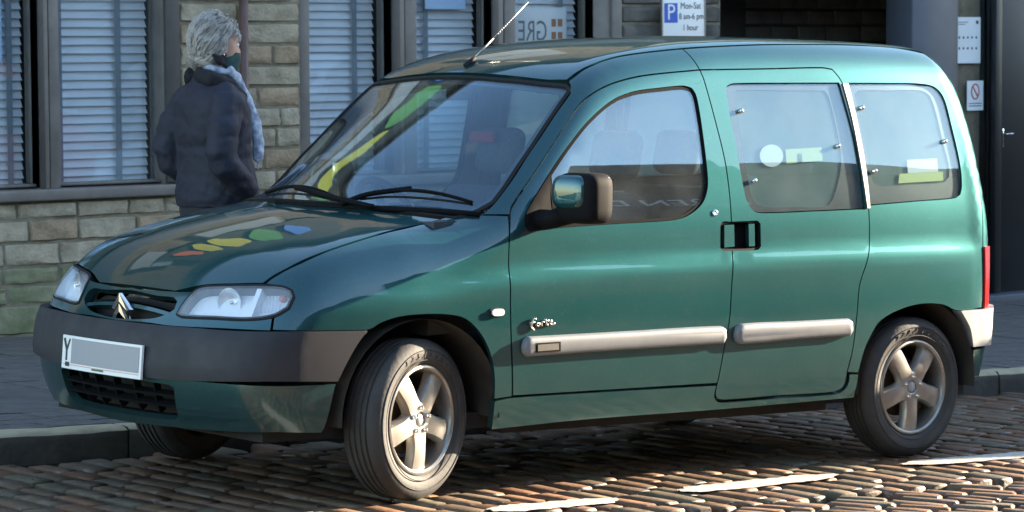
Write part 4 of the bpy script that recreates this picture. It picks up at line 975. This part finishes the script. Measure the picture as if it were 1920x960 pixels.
def blind(xa, xb, tapes, label, zb=.905):
    b = empty('venetian_blind', ((xa+xb)/2, YW-.20, zb)); tag(b, label, 'blind', 'white slat blinds in the shop windows')
    L_ = abs(xa-xb); n = 9
    prof = [(-.031+.062*t, -.004*math.cos((t-.5)*math.pi)) for t in np.linspace(0, 1, 5)]
    # bottom edge towards the street, slightly cupped
    ang = rad(66); v = []
    for xx in (-L_/2, L_/2):
        for t, c in prof: v.append((xx, -t*math.cos(ang)+c*math.sin(ang), t*math.sin(ang)+c*math.cos(ang)))
        for t, c in prof[::-1]: v.append((xx, -t*math.cos(ang)+(c+.0016)*math.sin(ang), t*math.sin(ang)+(c+.0016)*math.cos(ang)))
    m_ = 10; f = [(j, (j+1) % m_, m_+(j+1) % m_, m_+j) for j in range(m_)]+[tuple(range(m_-1, -1, -1)), tuple(m_+j for j in range(m_))]
    me = bpy.data.meshes.new('slat'); me.from_pydata(v, [], f); me.update(); me.materials.append(MATS['slat'])
    k = 0
    while zb+k*.0505 < ZT-.03:
        o = bpy.data.objects.new('slat', me); COL.objects.link(o); o.parent = b; o.location = (0, 0, k*.0505); o.rotation_euler = (rr.uniform(-.05, .05), rr.uniform(-.002, .002), 0); k += 1
    for tx in tapes:
        o = MB().box((tx+.018-(xa+xb)/2, .026, -.02), (tx-.018-(xa+xb)/2, .028, k*.0505)).build('tape', 'tape', b)
    return b
blind(1.12, -.92, [.6, -.4], 'wide white slat blind left of the hanging paper, beyond the edge')
blind(-1.06, -1.93, [-1.28, -1.84], 'white slat blind in the leftmost shop window beside a hanging paper')
blind(-2.08, -2.765, [-2.165, -2.56], 'white slat blind behind the person in the dark coat')
blind(-3.825, -4.43, [-3.86, -4.27], 'white slat blind seen above the windscreen, right of the stone column')
blind(-4.645, -5.23, [-4.83], 'white slat blind behind the car aerial, under a blue paper')
blind(-5.445, -6.09, [-5.95], 'white slat blind behind the reversed sign reflection')
# papers, and a sign's reflection in the pane built as a solid board
pp = MB().box((-1.20, YW-.140, 1.60), (-1.775, YW-.138, 2.15)).build('paper_sheet', 'paper_blue'); tag(pp, 'pale blue paper sheet hanging in the leftmost shop window', 'paper')
pp = MB().box((-4.80, YW-.140, 1.90), (-5.125, YW-.138, 2.14)).build('paper_sheet', 'paper_blue'); tag(pp, 'light blue paper stuck high in the window behind the aerial', 'paper')
mat('sign_white', (.80, .79, .76), .5); mat('sign_tan', (.45, .17, .07), .5); mat('sign_ink', (.20, .20, .21), .6); mat('sign_blue', (.03, .11, .50), .4)
sg = empty('sign_reflection', (-5.72, YW-.143, 1.70)); tag(sg, 'white window sign with reversed letters and four orange squares', 'sign')
MB().box((-.255, -.002, -.10), (.195, .002, .215), bev=.001).build('board', 'sign_white', sg)
for cx in (-.20, -.145):
    for cz in (.115, .03): MB().box((cx-.019, .002, cz-.025), (cx+.019, .0035, cz+.025)).build('square', 'sign_tan', sg)
tm = text_mesh('GRE', .19, .0006); co = np.empty(len(tm.vertices)*3); tm.vertices.foreach_get('co', co); co = co.reshape(-1, 3)
# letters reversed, as the reflection shows them
co2 = np.stack([co[:, 0]*.72+.035, np.full(len(co), .0032)+co[:, 2], co[:, 1]+.055], 1); tm.vertices.foreach_set('co', co2.ravel()); tm.update(); o = link('letters', tm, 'sign_ink', sg)
# drainpipe on the stone column
dp = empty('drainpipe', (-3.285, YW+.06, -.05)); tag(dp, 'brown drainpipe on the stone column behind the person', 'pipe')
MB().tube([(0, 0, 0), (0, 0, 2.3)], .028, 14).build('pipe', 'pipe', dp)
for z in (.4, 1.3, 2.1): MB().box((-.05, -.075, z), (.05, .034, z+.035), bev=.006).build('bracket', 'pipe', dp)
# pier edge post and the parking plate on the pier
W_(MB().box((-6.10, YW-.10, .87), (-6.25, YW-.02, ZT)), 'dark_reveal', 'frame_dark'); W_(MB().box((-6.25, YW-.06, .87), (-6.335, YW+.005, ZT), bev=.005), 'edge_post', 'framepaint')
ps = empty('parking_sign', (-6.82, YW+.075, 1.70)); tag(ps, 'white parking hours plate with blue P on the dark stone pier', 'sign')
ps.rotation_euler = (0, rad(.6), 0)
MB().box((-.192, -.004, -.20), (.192, .004, .27), bev=.003).build('plate', 'sign_white', ps)
for q_ in (-.195, .195): MB().box((q_-.005, -.008, -.21), (q_+.005, .008, .275)).build('plate_edge', 'alloy', ps)
def txt(body, x, z, size, m_, parent, y, sx=1.):
    me = text_mesh(body, size, .0005); c = np.empty(len(me.vertices)*3); me.vertices.foreach_get('co', c); c = c.reshape(-1, 3)
    me.vertices.foreach_set('co', np.stack([-c[:, 0]*sx+x, y+c[:, 2], c[:, 1]+z], 1).ravel()); me.flip_normals(); me.update(); return link('lettering', me, m_, parent)
MB().box((.175, .004, .115), (.055, .0055, .245)).build('blue_panel', 'sign_blue', ps); txt('P', .115, .18, .15, 'sign_white', ps, .0065)
txt('Mon-Sat', -.065, .225, .062, 'ink', ps, .005, .9); txt('8 am-6 pm', -.07, .155, .058, 'ink', ps, .005, .9); txt('1 hour', -.06, .08, .058, 'ink', ps, .005, .9); txt('No return', .02, -.005, .058, 'ink', ps, .005, .95)
# passage: dark opening with rubble stone at the back
pb = MB().box((-7.24, YW-.36, -.5), (-7.30, YW-2.6, ZT)); pb.box((-7.24, YW-.005, ZT-.001), (-9.08, YW-.3, ZT+.4)); W_(pb, 'passage_side', 'roomdark')
psw = W_(MB().box((-7.2, YW-1.30, -.5), (-10.6, YW-1.4, ZT)), 'passage_back', 'frame_dark')
for k in range(9, len(COURSES)-1):
    x = -8.72
    while x > -10.4:
        l = rr.uniform(.25, .42); MB().box((x, YW-1.30, COURSES[k]+.008), (max(x-l, -10.5)+.012, YW-1.275, COURSES[k+1]-.008), bev=.01).build('stone', 'stone_dark', psw); x -= l
W_(MB().box((-9.08, YW-.2, -.5), (-9.55, YW+.06, ZT), bev=.008), 'pilaster', 'blue_grey'); W_(MB().box((-9.55, YW-.2, -.5), (-9.615, YW+.02, ZT), bev=.006), 'pilaster_edge', 'blue_grey')
sh = W_(MB().box((-9.615, YW-.12, -.5), (-10.07, YW-.115, ZT)), 'display_glass', 'shopglass')
W_(MB().box((-9.615, YW-.40, -.5), (-9.70, YW-.36, ZT)).box((-9.92, YW-.40, -.5), (-10.07, YW-.36, ZT)), 'display_back', 'roomdark', sh)
W_(MB().box((-9.64, YW-.20, .6), (-10.04, YW-.135, ZT), bev=.02), 'reflected_stone', 'stone_warm', sh)  # reflection of sunlit stone opposite, built as a tan panel behind the pane
for (xa, xb, z0, z1, lab) in ((-9.715, -9.995, 1.52, 1.86, 'white notice with rows of dots in the narrow shop window by the black door'), (-9.85, -10.03, 1.17, 1.39, 'small no smoking notice low in the narrow shop window')):
    n_ = empty('paper_notice', ((xa+xb)/2, YW-.10, z0)); tag(n_, lab, 'notice', 'notices in the narrow window'); h = z1-z0; w_ = xa-xb
    MB().box((w_/2, -.001, 0), (-w_/2, .001, h)).build('sheet', 'paper', n_)
    if 'dots' in lab:
        for r_ in (.11, .19):
            for i in range(5): MB().lathe([(0, 0), (.010, 0)], 10, M=Matrix.Translation((.095-.047*i, .0018, r_)) @ Matrix.Rotation(rad(-90), 4, 'X')).build('dot', 'ink', n_)
        MB().box((-.09, .001, .29), (-.115, .0016, .315)).box((.11, .001, .285), (.03, .0016, .29)).box((.11, .001, .300), (.0, .0016, .305)).build('print', 'ink', n_)
    else:
        t = MB().tube([(.055*math.cos(a)*.75, .0015, .14+.055*math.sin(a)) for a in np.linspace(0, 2*math.pi, 25)], .005, 6, cap=False); t.tube([(.028, .0015, .178), (-.028, .0015, .102)], .005, 6); t.build('ring', 'redink', n_)
        MB().box((.07, .001, .03), (-.07, .0016, .036)).box((.07, .001, .048), (-.07, .0016, .054)).build('print', 'ink', n_)
dr_ = empty('shop_door', (-10.5, YW-.05, -.25)); tag(dr_, 'black painted shop door with metal lever handle at the right edge', 'door')
MB().box((.43, -.06, 0), (-.48, -.01, 2.4), bev=.004).build('leaf', 'black_paint', dr_)
MB().box((.43, -.03, 0), (.36, .04, 2.4), bev=.004).box((-.48, -.03, 0), (-.55, .04, 2.4), bev=.004).build('door_frame', 'black_paint', dr_)
MB().tube([(.30, 0, 1.24), (.30, .05, 1.24), (.22, .052, 1.243)], .007, 8).build('lever', 'chrome', dr_); MB().box((.307, -.008, 1.14), (.293, .002, 1.28), bev=.002).build('handle_plate', 'chrome', dr_)
W_(MB().box((-9.6, YW-.3, -.6), (-11.0, YW+.10, -.20), bev=.01), 'door_step', 'blue_grey')
W_(MB().box((-10.98, YW-.4, -.6), (-24, YW, ZT)), 'plain_wall', 'stone')
W_(MB().box((-23.6, YW-6, -1.2), (-24, YW-.401, ZT)), 'end_wall', 'stone'); W_(MB().box((X0, YW-6, -.5), (X0-.3, YW-.351, ZT)), 'end_wall', 'stone')
# colourful board under the eaves (seen only as a reflection in the car)
bd = empty('painted_board', (-1.9, YW+.06, 5.0)); tag(bd, 'painted board of bright rounded shapes high on the shop front', 'sign')
mat('bgreen', (.10, .30, .09), .5); mat('byellow', (.50, .50, .08), .5); mat('borange', (.60, .16, .06), .5); mat('bblue', (.08, .22, .65), .5); mat('bdark', (.035, .04, .035), .6); mat('bteal', (.16, .36, .30), .6)
MB().box((-1.8, -.05, -.85), (2.0, .0, .55)).build('board', 'bdark', bd)
for cx, cz, rx, rz, tl_, m_ in ((1.45, -.30, .18, .34, 25, 'borange'), (.85, -.25, .26, .44, -18, 'byellow'), (.20, -.25, .28, .46, 15, 'byellow'), (-.45, -.2, .28, .46, -12, 'bgreen'), (-1.1, -.2, .2, .34, 18, 'bblue')):
    n_ = 28; c_, s_ = math.cos(rad(tl_)), math.sin(rad(tl_)); pts = [(cx+rx*math.cos(t)*c_-rz*math.sin(t)*s_, cz+rx*math.cos(t)*s_+rz*math.sin(t)*c_*(1+.2*math.sin(3*t))) for t in np.linspace(0, 2*math.pi, n_, endpoint=False)]
    MB().add([(x, .004, z) for x, z in pts]+[(x, .02, z) for x, z in pts], [tuple(range(n_)), tuple(range(2*n_-1, n_-1, -1))]+[(i, (i+1) % n_, n_+(i+1) % n_, n_+i) for i in range(n_)]).build('shape', m_, bd)

# ------------------------------------------------------------------ the other side of the street (mirrored in the car's glass) and an added house that blocks the sun
YO = 11.3
mat('opp_stone', (.17, .125, .075), .9, var=.45, vscale=5, bump=.9, bscale=9, col2=(.04, .03, .02), detail=14)
far = slope_obj(MB().add([(-160, 9., -.05), (60, 9., -.05), (60, YO+6, -.05), (-160, YO+6, -.05)], [(0, 1, 2, 3)]).build('far_pavement', 'flag', recalc=False)); struct(far)
opp = empty('stone_terrace', (-8, YO, -.3)); tag(opp, 'long stone terrace with slate roof across the street', 'building')
def O_(mb, name, m_): o = mb.build(name, m_); o.parent = opp; o.matrix_parent_inverse = Matrix.Translation((-8, YO, -.3)).inverted(); return o
O_(MB().box((-60, YO, -2.5), (14, YO+7, 5.05)), 'wall', 'opp_stone'); O_(MB().box((-60, YO-.14, 5.0), (14, YO+.1, 5.22), bev=.02), 'gutter', 'black_paint')
O_(MB().add([(-60, YO-.1, 5.2), (14, YO-.1, 5.2), (14, YO+4, 5.5), (-60, YO+4, 5.5), (14, YO+4, 5.0), (-60, YO+4, 5.0)], [(0, 1, 2, 3), (2, 4, 5, 3)]), 'roof', 'slate')
for xa in np.arange(-40, 12, 3.1):
    O_(MB().box((xa, YO-.02, 1.0), (xa+1.5, YO+.03, 2.7)), 'window', 'sideglass' if 0 else 'frame_dark')
    O_(MB().box((xa-.1, YO-.05, .9), (xa+1.6, YO, .99)), 'sill', 'paper')
sb = empty('shop_fascia_sign', (-11.6, YO-.06, 4.0)); tag(sb, 'green fascia sign with white letters across the street', 'sign')
MB().box((-3.4, -.03, -.28), (3.4, .0, .28)).build('board', 'bdark', sb)
me = text_mesh('LAREN Dac', .46, .004, align='LEFT'); c = np.empty(len(me.vertices)*3); me.vertices.foreach_get('co', c); c = c.reshape(-1, 3)
me.vertices.foreach_set('co', np.stack([c[:, 0]*1.0-.9, -.036-c[:, 2], c[:, 1]], 1).ravel()); me.update(); link('letters', me, 'paper', sb)
# wires over the street
mb = MB()
tag(MB().tube([(-60, 8.2, 6.1), (-20, 8.0, 5.75), (10, 8.3, 6.2)], .012, 6).build('overhead_wire', 'ink'), 'overhead wire along the far side of the street', 'wire')
# unseen house far down the street, added to keep the pavement in shade
bend = empty('shade_house', (-48, -6, -1.7)); tag(bend, 'unseen tall stone house added to shade the pavement', 'building')
def B_(mb, n, m_): o = mb.build(n, m_); o.parent = bend; o.matrix_parent_inverse = Matrix.Translation((-48, -6, -1.7)).inverted(); return o
BX, BY = -40., 5.65
B_(MB().box((BX, -24, -3), (BX-8, BY, 9.5)), 'wall', 'opp_stone')
B_(MB().add([(BX+.3, -24.3, 9.5), (BX+.3, BY+.3, 9.5), (BX-8.3, BY+.3, 9.5), (BX-8.3, -24.3, 9.5), (BX-4, -24.3, 13), (BX-4, BY+.3, 13)], [(0, 1, 5, 4), (2, 3, 4, 5), (1, 2, 5), (3, 0, 4)]), 'roof', 'slate')

# a delivery van parked behind, out of view to the right: its shadow falls across the rear of the car and the road
mat('van_white', (.62, .62, .60), .4, coat=.4, var=.06)
mat('van_red', (.42, .015, .015), .3, coat=.8)
def make_van(name, label, cat, paint_, M_):
    van = empty(name); van.matrix_world = M_; tag(van, label, cat)
    prof = [(1.9, .32), (1.95, .60), (1.85, .95), (1.30, 1.12), (.75, 1.72), (.55, 1.86), (-2.6, 1.92), (-2.75, 1.80), (-2.8, .35)]
    mb = MB(); v = []; ys_ = [(-.93, .04), (-.97, 0), (.97, 0), (.93, .04)]
    vp = [(-1.0, 1.0), (-.86, 1.0), (.86, 1.0), (1.0, 1.0)]
    v = [(x, y*(.97 if z < 1.1 else .88), z) for y in (-1.02, -.9, .9, 1.02) for x, z in prof]; k = len(prof)
    mb.add(v, [(i*k+j, i*k+(j+1) % k, (i+1)*k+(j+1) % k, (i+1)*k+j) for i in range(3) for j in range(k)]+[tuple(range(k)), tuple(3*k+j for j in range(k))])
    mb.build('van_body' if cat == 'van' else 'car_body', paint_, van)
    MB().add([(1.27, -.78, 1.17), (1.27, .78, 1.17), (.80, .74, 1.68), (.80, -.74, 1.68), (1.24, -.78, 1.13), (1.24, .78, 1.13), (.77, .74, 1.64), (.77, -.74, 1.64)], [(0, 1, 2, 3), (7, 6, 5, 4), (0, 4, 5, 1), (1, 5, 6, 2), (2, 6, 7, 3), (3, 7, 4, 0)]).build('windscreen', 'frit', van)
    MB().box((1.97, -.9, .34), (1.80, .9, .58), bev=.04).build('front_bumper', 'bumper', van)
    for sy in (-1, 1): MB().box((1.93, sy*.60, .70), (1.80, sy*.86, .88), bev=.03).build('headlight', 'lampback', van)
    for sx in (1.15, -1.75):
        for sy in (-1, 1): MB().lathe([(0, .10), (.20, .10), (.22, .09), (.31, .09), (.33, .06), (.33, -.06), (.31, -.09), (0, -.09)], 32, M=Matrix.Translation((sx, sy*.86, .33)) @ Matrix.Rotation(rad(-90*sy), 4, 'X')).build('wheel', 'tyre', van)
    for sy in (-1, 1): MB().add([(1.0, sy*.985, 1.15), (.2, sy*.985, 1.15), (.2, sy*.93, 1.65), (.75, sy*.93, 1.65), (1.0, sy*.97, 1.15), (.2, sy*.97, 1.15), (.2, sy*.915, 1.65), (.75, sy*.915, 1.65)], [(0, 1, 2, 3), (7, 6, 5, 4), (0, 4, 5, 1), (1, 5, 6, 2), (2, 6, 7, 3), (3, 7, 4, 0)]).build('side_window', 'frit', van)
make_van('delivery_van', 'white panel van parked behind the green car, beyond the right edge', 'van', 'van_white', RS4 @ Matrix.Translation((-8.55, .85, 0)))
make_van('delivery_van', 'red van parked at the opposite kerb, mirrored in the green doors', 'van', 'van_red', RS4 @ Matrix.Translation((-8.0, 7.4, 0)) @ Matrix.Rotation(rad(180), 4, 'Z'))
make_van('delivery_van', 'second white van parked at the opposite kerb behind the red one', 'van', 'van_white', RS4 @ Matrix.Translation((-14.0, 7.5, 0)) @ Matrix.Rotation(rad(180), 4, 'Z'))
# ------------------------------------------------------------------ the person on the pavement, seen from behind, walking away to the right
mat('coat', (.011, .013, .026), .75, var=.25, vscale=9, bump=.25, bscale=90)
mat('collar', (.010, .010, .012), .9, var=.2, vscale=30, bump=.4, bscale=160)
mat('scarf', (.62, .66, .72), .9, var=.3, vscale=26, col2=(.07, .10, .20))
mat('trousers', (.018, .018, .022), .85, var=.2, vscale=12); mat('shoe', (.012, .012, .012), .5)
mat('skin', (.48, .27, .20), .5, var=.1, vscale=12); mat('mask', (.012, .030, .035), .8, col2=(.02, .09, .08), vscale=40)
mat('hair', (.54, .50, .45), .55, var=.35, vscale=30, col2=(.27, .245, .22))
PX, PY = -1.03, -2.05
pz = float((RS @ np.array([PX, PY, .104]))[2])
person = empty('person', (PX, PY, pz)); tag(person, 'person with short grey hair in a dark navy padded coat and pale scarf', 'person')
# local frame: +X forward (walks towards world -X), +Y to the person's left, Z up
person.rotation_euler = (0, 0, rad(180-6)); person.scale = (.975, .975, .972)
PH = 1.0
def skin_mesh(name, verts, edges, radii, m_, parent, sub=2, post=None):
    me = bpy.data.meshes.new(name); me.from_pydata(verts, edges, []); ob = bpy.data.objects.new(name, me); COL.objects.link(ob)
    sk = ob.modifiers.new('s', 'SKIN'); ob.modifiers.new('d', 'SUBSURF').levels = sub
    for i, r in enumerate(radii): me.skin_vertices[0].data[i].radius = r if isinstance(r, tuple) else (r, r)
    me.skin_vertices[0].data[0].use_root = True
    bpy.context.view_layer.update(); dg = bpy.context.evaluated_depsgraph_get(); m2 = bpy.data.meshes.new_from_object(ob.evaluated_get(dg)); bpy.data.objects.remove(ob)
    m2.polygons.foreach_set('use_smooth', [True]*len(m2.polygons)); m2.name = name
    return link(name, m2, m_, parent)
# body: one continuous figure, hands in the coat pockets
V = [(0, 0, .96), (0, 0, 1.12), (.01, 0, 1.28), (.0, 0, 1.42), (-.005, 0, 1.50), (.015, 0, 1.56), (.03, 0, 1.66), (.035, 0, 1.73)]
E_ = [(i, i+1) for i in range(7)]; Rd = [(.14, .11), (.13, .10), (.13, .095), (.085, .06), (.05, .05), (.06, .055), (.088, .075), (.05, .05)]
for s in (1, -1):
    b = len(V); V += [(-.01, s*.15, 1.40), (-.07, s*.23, 1.27), (-.09, s*.245, 1.14), (-.01, s*.22, 1.03), (.07, s*.18, .96), (.11, s*.155, .93), (.135, s*.14, .915)]
    E_ += [(3, b)]+[(b+i, b+i+1) for i in range(6)]; Rd += [.048, .048, .044, .038, .030, (.036, .018), (.03, .014)]
    k = len(V); V += [(.0, s*.095, .88), (.03*s+.02, s*.095, .50), (.02*s, s*.10, .10), (.06+.02*s, s*.105, .04), (.15+.02*s, s*.115, .03)]
    E_ += [(0, k)]+[(k+i, k+i+1) for i in range(4)]; Rd += [.095, .062, .042, .04, .03]
body = skin_mesh('body', V, E_, Rd, 'skin', person)
# hands: palm end with five fingers, inside the pockets' mouths
for s in (1, -1):
    for k in range(5):
        a = np.array([.135, s*.14, .915]); off = (k-1.5)*.017
        if k == 4: pts = [a+np.array([-.02, -s*.015, .02]), a+np.array([.012, -s*.035, .03]), a+np.array([.035, -s*.045, .022])]
        else: pts = [a+np.array([0, -s*.004, off]), a+np.array([.032, -s*.010, off-.006]), a+np.array([.055-.006*abs(k-1), -s*.022, off-.018])]
        MB().tube(pts, [.009, .0085, .0065], 8).build('finger', 'skin', person)
def loft(secs, n=28, cap=True):
    """sections: (centre xyz, rx, ry, power) stacked"""
    v = []; 
    for (c, rx, ry, pw) in secs:
        for j in range(n):
            t = 2*math.pi*j/n; ct, st = math.cos(t), math.sin(t)
            v.append((c[0]+rx*math.copysign(abs(ct)**(2/pw), ct), c[1]+ry*math.copysign(abs(st)**(2/pw), st), c[2]))
    k = len(secs); f = [(i*n+j, i*n+(j+1) % n, (i+1)*n+(j+1) % n, (i+1)*n+j) for i in range(k-1) for j in range(n)]
    if cap: f += [tuple(range(n-1, -1, -1)), tuple((k-1)*n+j for j in range(n))]
    return v, f
def remeshed(mb, name, m_, parent, vox=.012, fn=None, smooth=6):
    ob = mb.build(name, m_); md = ob.modifiers.new('r', 'REMESH'); md.mode = 'VOXEL'; md.voxel_size = vox
    sm = ob.modifiers.new('s', 'SMOOTH'); sm.iterations = smooth; sm.factor = .5
    bpy.context.view_layer.update(); dg = bpy.context.evaluated_depsgraph_get(); m2 = bpy.data.meshes.new_from_object(ob.evaluated_get(dg)); bpy.data.objects.remove(ob)
    if fn is not None:
        co = np.empty(len(m2.vertices)*3); m2.vertices.foreach_get('co', co); no = np.empty(len(m2.vertices)*3); m2.vertices.foreach_get('normal', no)
        co = co.reshape(-1, 3); no = no.reshape(-1, 3); co = co+no*np.array([fn(p) for p in co])[:, None]; m2.vertices.foreach_set('co', co.ravel()); m2.update()
    m2.polygons.foreach_set('use_smooth', [True]*len(m2.polygons)); m2.name = name; m2.materials.clear()
    return link(name, m2, m_, parent)
mb = MB(); v, f = loft([((.02, 0, .885), .175, .215, 2.4), ((.02, 0, .93), .182, .222, 2.4), ((.015, 0, 1.02), .175, .215, 2.4), ((.01, 0, 1.12), .160, .200, 2.4), ((.0, 0, 1.22), .165, .205, 2.4), ((-.005, 0, 1.32), .165, .215, 2.4), ((-.01, 0, 1.40), .150, .215, 2.2), ((-.01, 0, 1.45), .122, .178, 2.), ((-.01, 0, 1.49), .095, .12, 2.), ((-.005, 0, 1.52), .08, .085, 2.)])
mb.add(v, f, 0, True)
for s in (1, -1):
    mb.tube([(-.01, s*.135, 1.425), (-.03, s*.205, 1.375), (-.075, s*.250, 1.27), (-.105, s*.268, 1.15), (-.085, s*.265, 1.10), (-.005, s*.245, 1.03), (.075, s*.205, .965)], [.075, .085, .080, .074, .074, .068, .060], 18)
def quilt(p):
    z = p[2]; arm = abs(p[1]) > .205
    q = .5+.5*math.cos(2*math.pi*(z-.90)/(.14 if not arm else .11)+.8*noise.noise(Vector((p[0]*6, p[1]*6, z*2))))
    return -.004*q**6+.005*noise.noise(Vector((p[0]*9, p[1]*9, z*14)))+.005*noise.noise(Vector((p[0]*26, p[1]*26, z*30)))
remeshed(mb, 'coat', 'coat', person, .011, quilt, 3)
# upturned dark collar, scarf and its hanging end
v, f = loft([((-.012, 0, 1.475), .098, .125, 2.), ((-.02, 0, 1.52), .090, .106, 2.), ((-.024, 0, 1.565), .092, .098, 2.), ((-.022, 0, 1.615), .092, .094, 2.), ((-.015, 0, 1.617), .076, .078, 2.), ((-.01, 0, 1.52), .068, .074, 2.), ((-.01, 0, 1.475), .070, .08, 2.)], cap=False)
mb = MB().add(v, f, 0, True)
mb.tube([(-.10, -.03, 1.52), (-.06, -.105, 1.495), (.03, -.125, 1.455), (.105, -.085, 1.40), (.135, -.04, 1.375)], [.030, .040, .042, .036, .022], 12)
mb.tube([(-.10, .03, 1.52), (-.06, .105, 1.495), (.03, .125, 1.455), (.105, .085, 1.40), (.135, .04, 1.375)], [.030, .040, .042, .036, .022], 12)
remeshed(mb, 'collar', 'collar', person, .010, lambda p: .006*noise.noise(Vector((p[0]*20, p[1]*20, p[2]*20))), 3)
sc = MB().tube([(.045, -.082, 1.545), (.095, -.070, 1.50), (.135, -.055, 1.43), (.162, -.068, 1.36), (.185, -.080, 1.28), (.198, -.085, 1.18), (.195, -.085, 1.10)], [.020, .026, .030, .032, .034, .034, .030], 12, flat=.6)
sc.tube([(-.05, .02, 1.55), (.0, .07, 1.54), (.07, .05, 1.51), (.105, 0, 1.48), (.09, -.05, 1.49)], [.02, .03, .034, .034, .025], 12)
sc.tube([(.005+.062*math.cos(t), .062*math.sin(t), 1.53-.02*math.cos(t)) for t in np.linspace(0, 2*math.pi, 25)], .024, 10)
for k in range(9): sc.tube([(.18+.004*k, -.105+.006*k, 1.10), (.182+.004*k, -.107+.006*k, 1.055)], .0025, 5)
remeshed(sc, 'scarf', 'scarf', person, .007, lambda p: .004*noise.noise(Vector((p[0]*40, p[1]*40, p[2]*25))), 2)
# trousers and shoes
mb = MB()
v, f = loft([((0, 0, .80), .145, .185, 2.2), ((0, 0, .90), .15, .19, 2.2), ((0, 0, 1.0), .14, .18, 2.2)]); mb.add(v, f, 0, True)
for s in (1, -1): mb.tube([(.0, s*.09, .88), (.02, s*.095, .70), (.03*s+.02, s*.095, .50), (.02*s+.005, s*.10, .25), (.02*s, s*.10, .075)], [.108, .098, .078, .070, .072], 16)
remeshed(mb, 'trousers', 'trousers', person, .014, lambda p: .006*noise.noise(Vector((p[0]*12, p[1]*12, p[2]*8))), 3)
for s in (1, -1):
    v, f = loft([((.07+.02*s, s*.105, -.002), .135, .047, 2.6), ((.07+.02*s, s*.105, .03), .133, .047, 2.4), ((.05+.02*s, s*.105, .06), .11, .043, 2.2), ((.0+.02*s, s*.105, .10), .058, .042, 2.), ((-.01+.02*s, s*.105, .13), .05, .042, 2.)])
    MB().add(v, f, 0, True).build('shoe', 'shoe', person)
# head turned to the right (towards the street): face with nose, ear, eyes, mouth under a mask
HD = empty('head', (0.02, 0, 1.655), person); HD.rotation_euler = (0, rad(6), rad(-4))
v, f = loft([((.03, 0, -.125), .05, .045, 2.), ((.035, 0, -.10), .075, .058, 2.2), ((.03, 0, -.05), .092, .070, 2.2), ((.01, 0, 0), .100, .077, 2.2), ((-.002, 0, .05), .100, .078, 2.2), ((-.008, 0, .09), .085, .068, 2.1), ((-.01, 0, .115), .05, .042, 2.)], 32)
hm = MB().add(v, f, 0, True); hm.tube([(.095, 0, .02), (.118, 0, -.02), (.122, 0, -.035), (.10, 0, -.045)], [.010, .014, .015, .012], 10)
for s in (1, -1):
    hm.lathe([(0, .010), (.018, .008), (.026, 0), (.02, -.006)], 14, M=Matrix.Translation((.005, s*.076, -.015)) @ Matrix.Rotation(rad(-90*s), 4, 'X') @ Matrix.Diagonal((.8, 1.35, 1, 1)))
    hm.tube([(.10, s*.012, .03), (.098, s*.045, .032)], .008, 8)
remeshed(hm, 'face', 'skin', HD, .006, None, 2)
for s in (1, -1): MB().lathe([(0, .012), (.008, .009), (.011, 0), (0, -.006)], 12, M=Matrix.Translation((.094, s*.033, .008)) @ Matrix.Rotation(rad(90), 4, 'Y')).build('eye', 'paper', HD)
MB().tube([(.112, -.022, -.075), (.116, 0, -.077), (.112, .022, -.075)], .006, 8).build('mouth', 'redcloth', HD)
v, f = loft([((.045, 0, -.135), .06, .056, 2.), ((.045, 0, -.10), .078, .066, 2.2), ((.045, 0, -.06), .084, .070, 2.2), ((.05, 0, -.028), .078, .066, 2.)], 28, cap=False)
v2 = [(x if x > .02 else .02, y, z) for x, y, z in v]
MB().add(v2, f, 0, True).tube([(.03, -.072, -.05), (.0, -.082, -.02)], .003, 6).build('face_mask', 'mask', HD)
MB().lathe([(0, .004), (.004, .003), (.004, -.003)], 8, M=Matrix.Translation((.008, -.090, -.045))).build('ear_ring', 'chrome', HD)
# hair: cap plus many curled locks
v, f = loft([((-.045, 0, -.125), .045, .050, 2.), ((-.048, 0, -.09), .062, .068, 2.), ((-.038, 0, -.04), .084, .082, 2.), ((-.022, 0, 0), .095, .088, 2.), ((-.012, 0, .05), .104, .090, 2.1), ((-.008, 0, .09), .096, .083, 2.1), ((-.006, 0, .118), .070, .062, 2.), ((-.004, 0, .135), .03, .028, 2.)], 28)
hc = MB().add(v, f, 0, True).build('hair', 'hair', HD)
lk = MB(); r = random.Random(11)
for k in range(3000):
    th = r.uniform(0, 2*math.pi); ph = math.acos(r.uniform(-1, 1)); d = np.array([math.sin(ph)*math.cos(th), math.sin(ph)*math.sin(th), math.cos(ph)])
    if d[0] > .35 and d[2] < .45: continue
    if d[0] > .0 and d[2] < -.15: continue
    base = np.array([-.014, 0, .012])+d*np.array([.100, .088, .126])
    if base[2] < -.05: base[0] = min(base[0], -.03)-.018*min(1, (-.05-base[2])/.06); base[1] *= .95
    flow = np.array([-.6, .25*math.sin(k), -.85]); flow = flow-d*(flow@d); flow /= np.linalg.norm(flow)+1e-9
    g = noise.noise(Vector((d*3.2).tolist())); g2 = noise.noise(Vector((d*3.2+9).tolist()))
    sd = np.cross(d, flow); L_ = r.uniform(.045, .080); c1 = .030*g+r.uniform(-.006, .006); up_ = .012+.014*g2+r.uniform(-.003, .004)
    P = [base, base+flow*L_*.3+d*up_+sd*c1*.5, base+flow*L_*.65+d*(up_+.004)+sd*c1*1.3, base+flow*L_+d*(up_*.2)+sd*c1*.8]
    lk.tube(P, [.0016, .0026, .0022, .0005], 4, cap=False)
o = lk.build('hair_locks', 'hair', HD, recalc=False); o['kind'] = 'stuff'
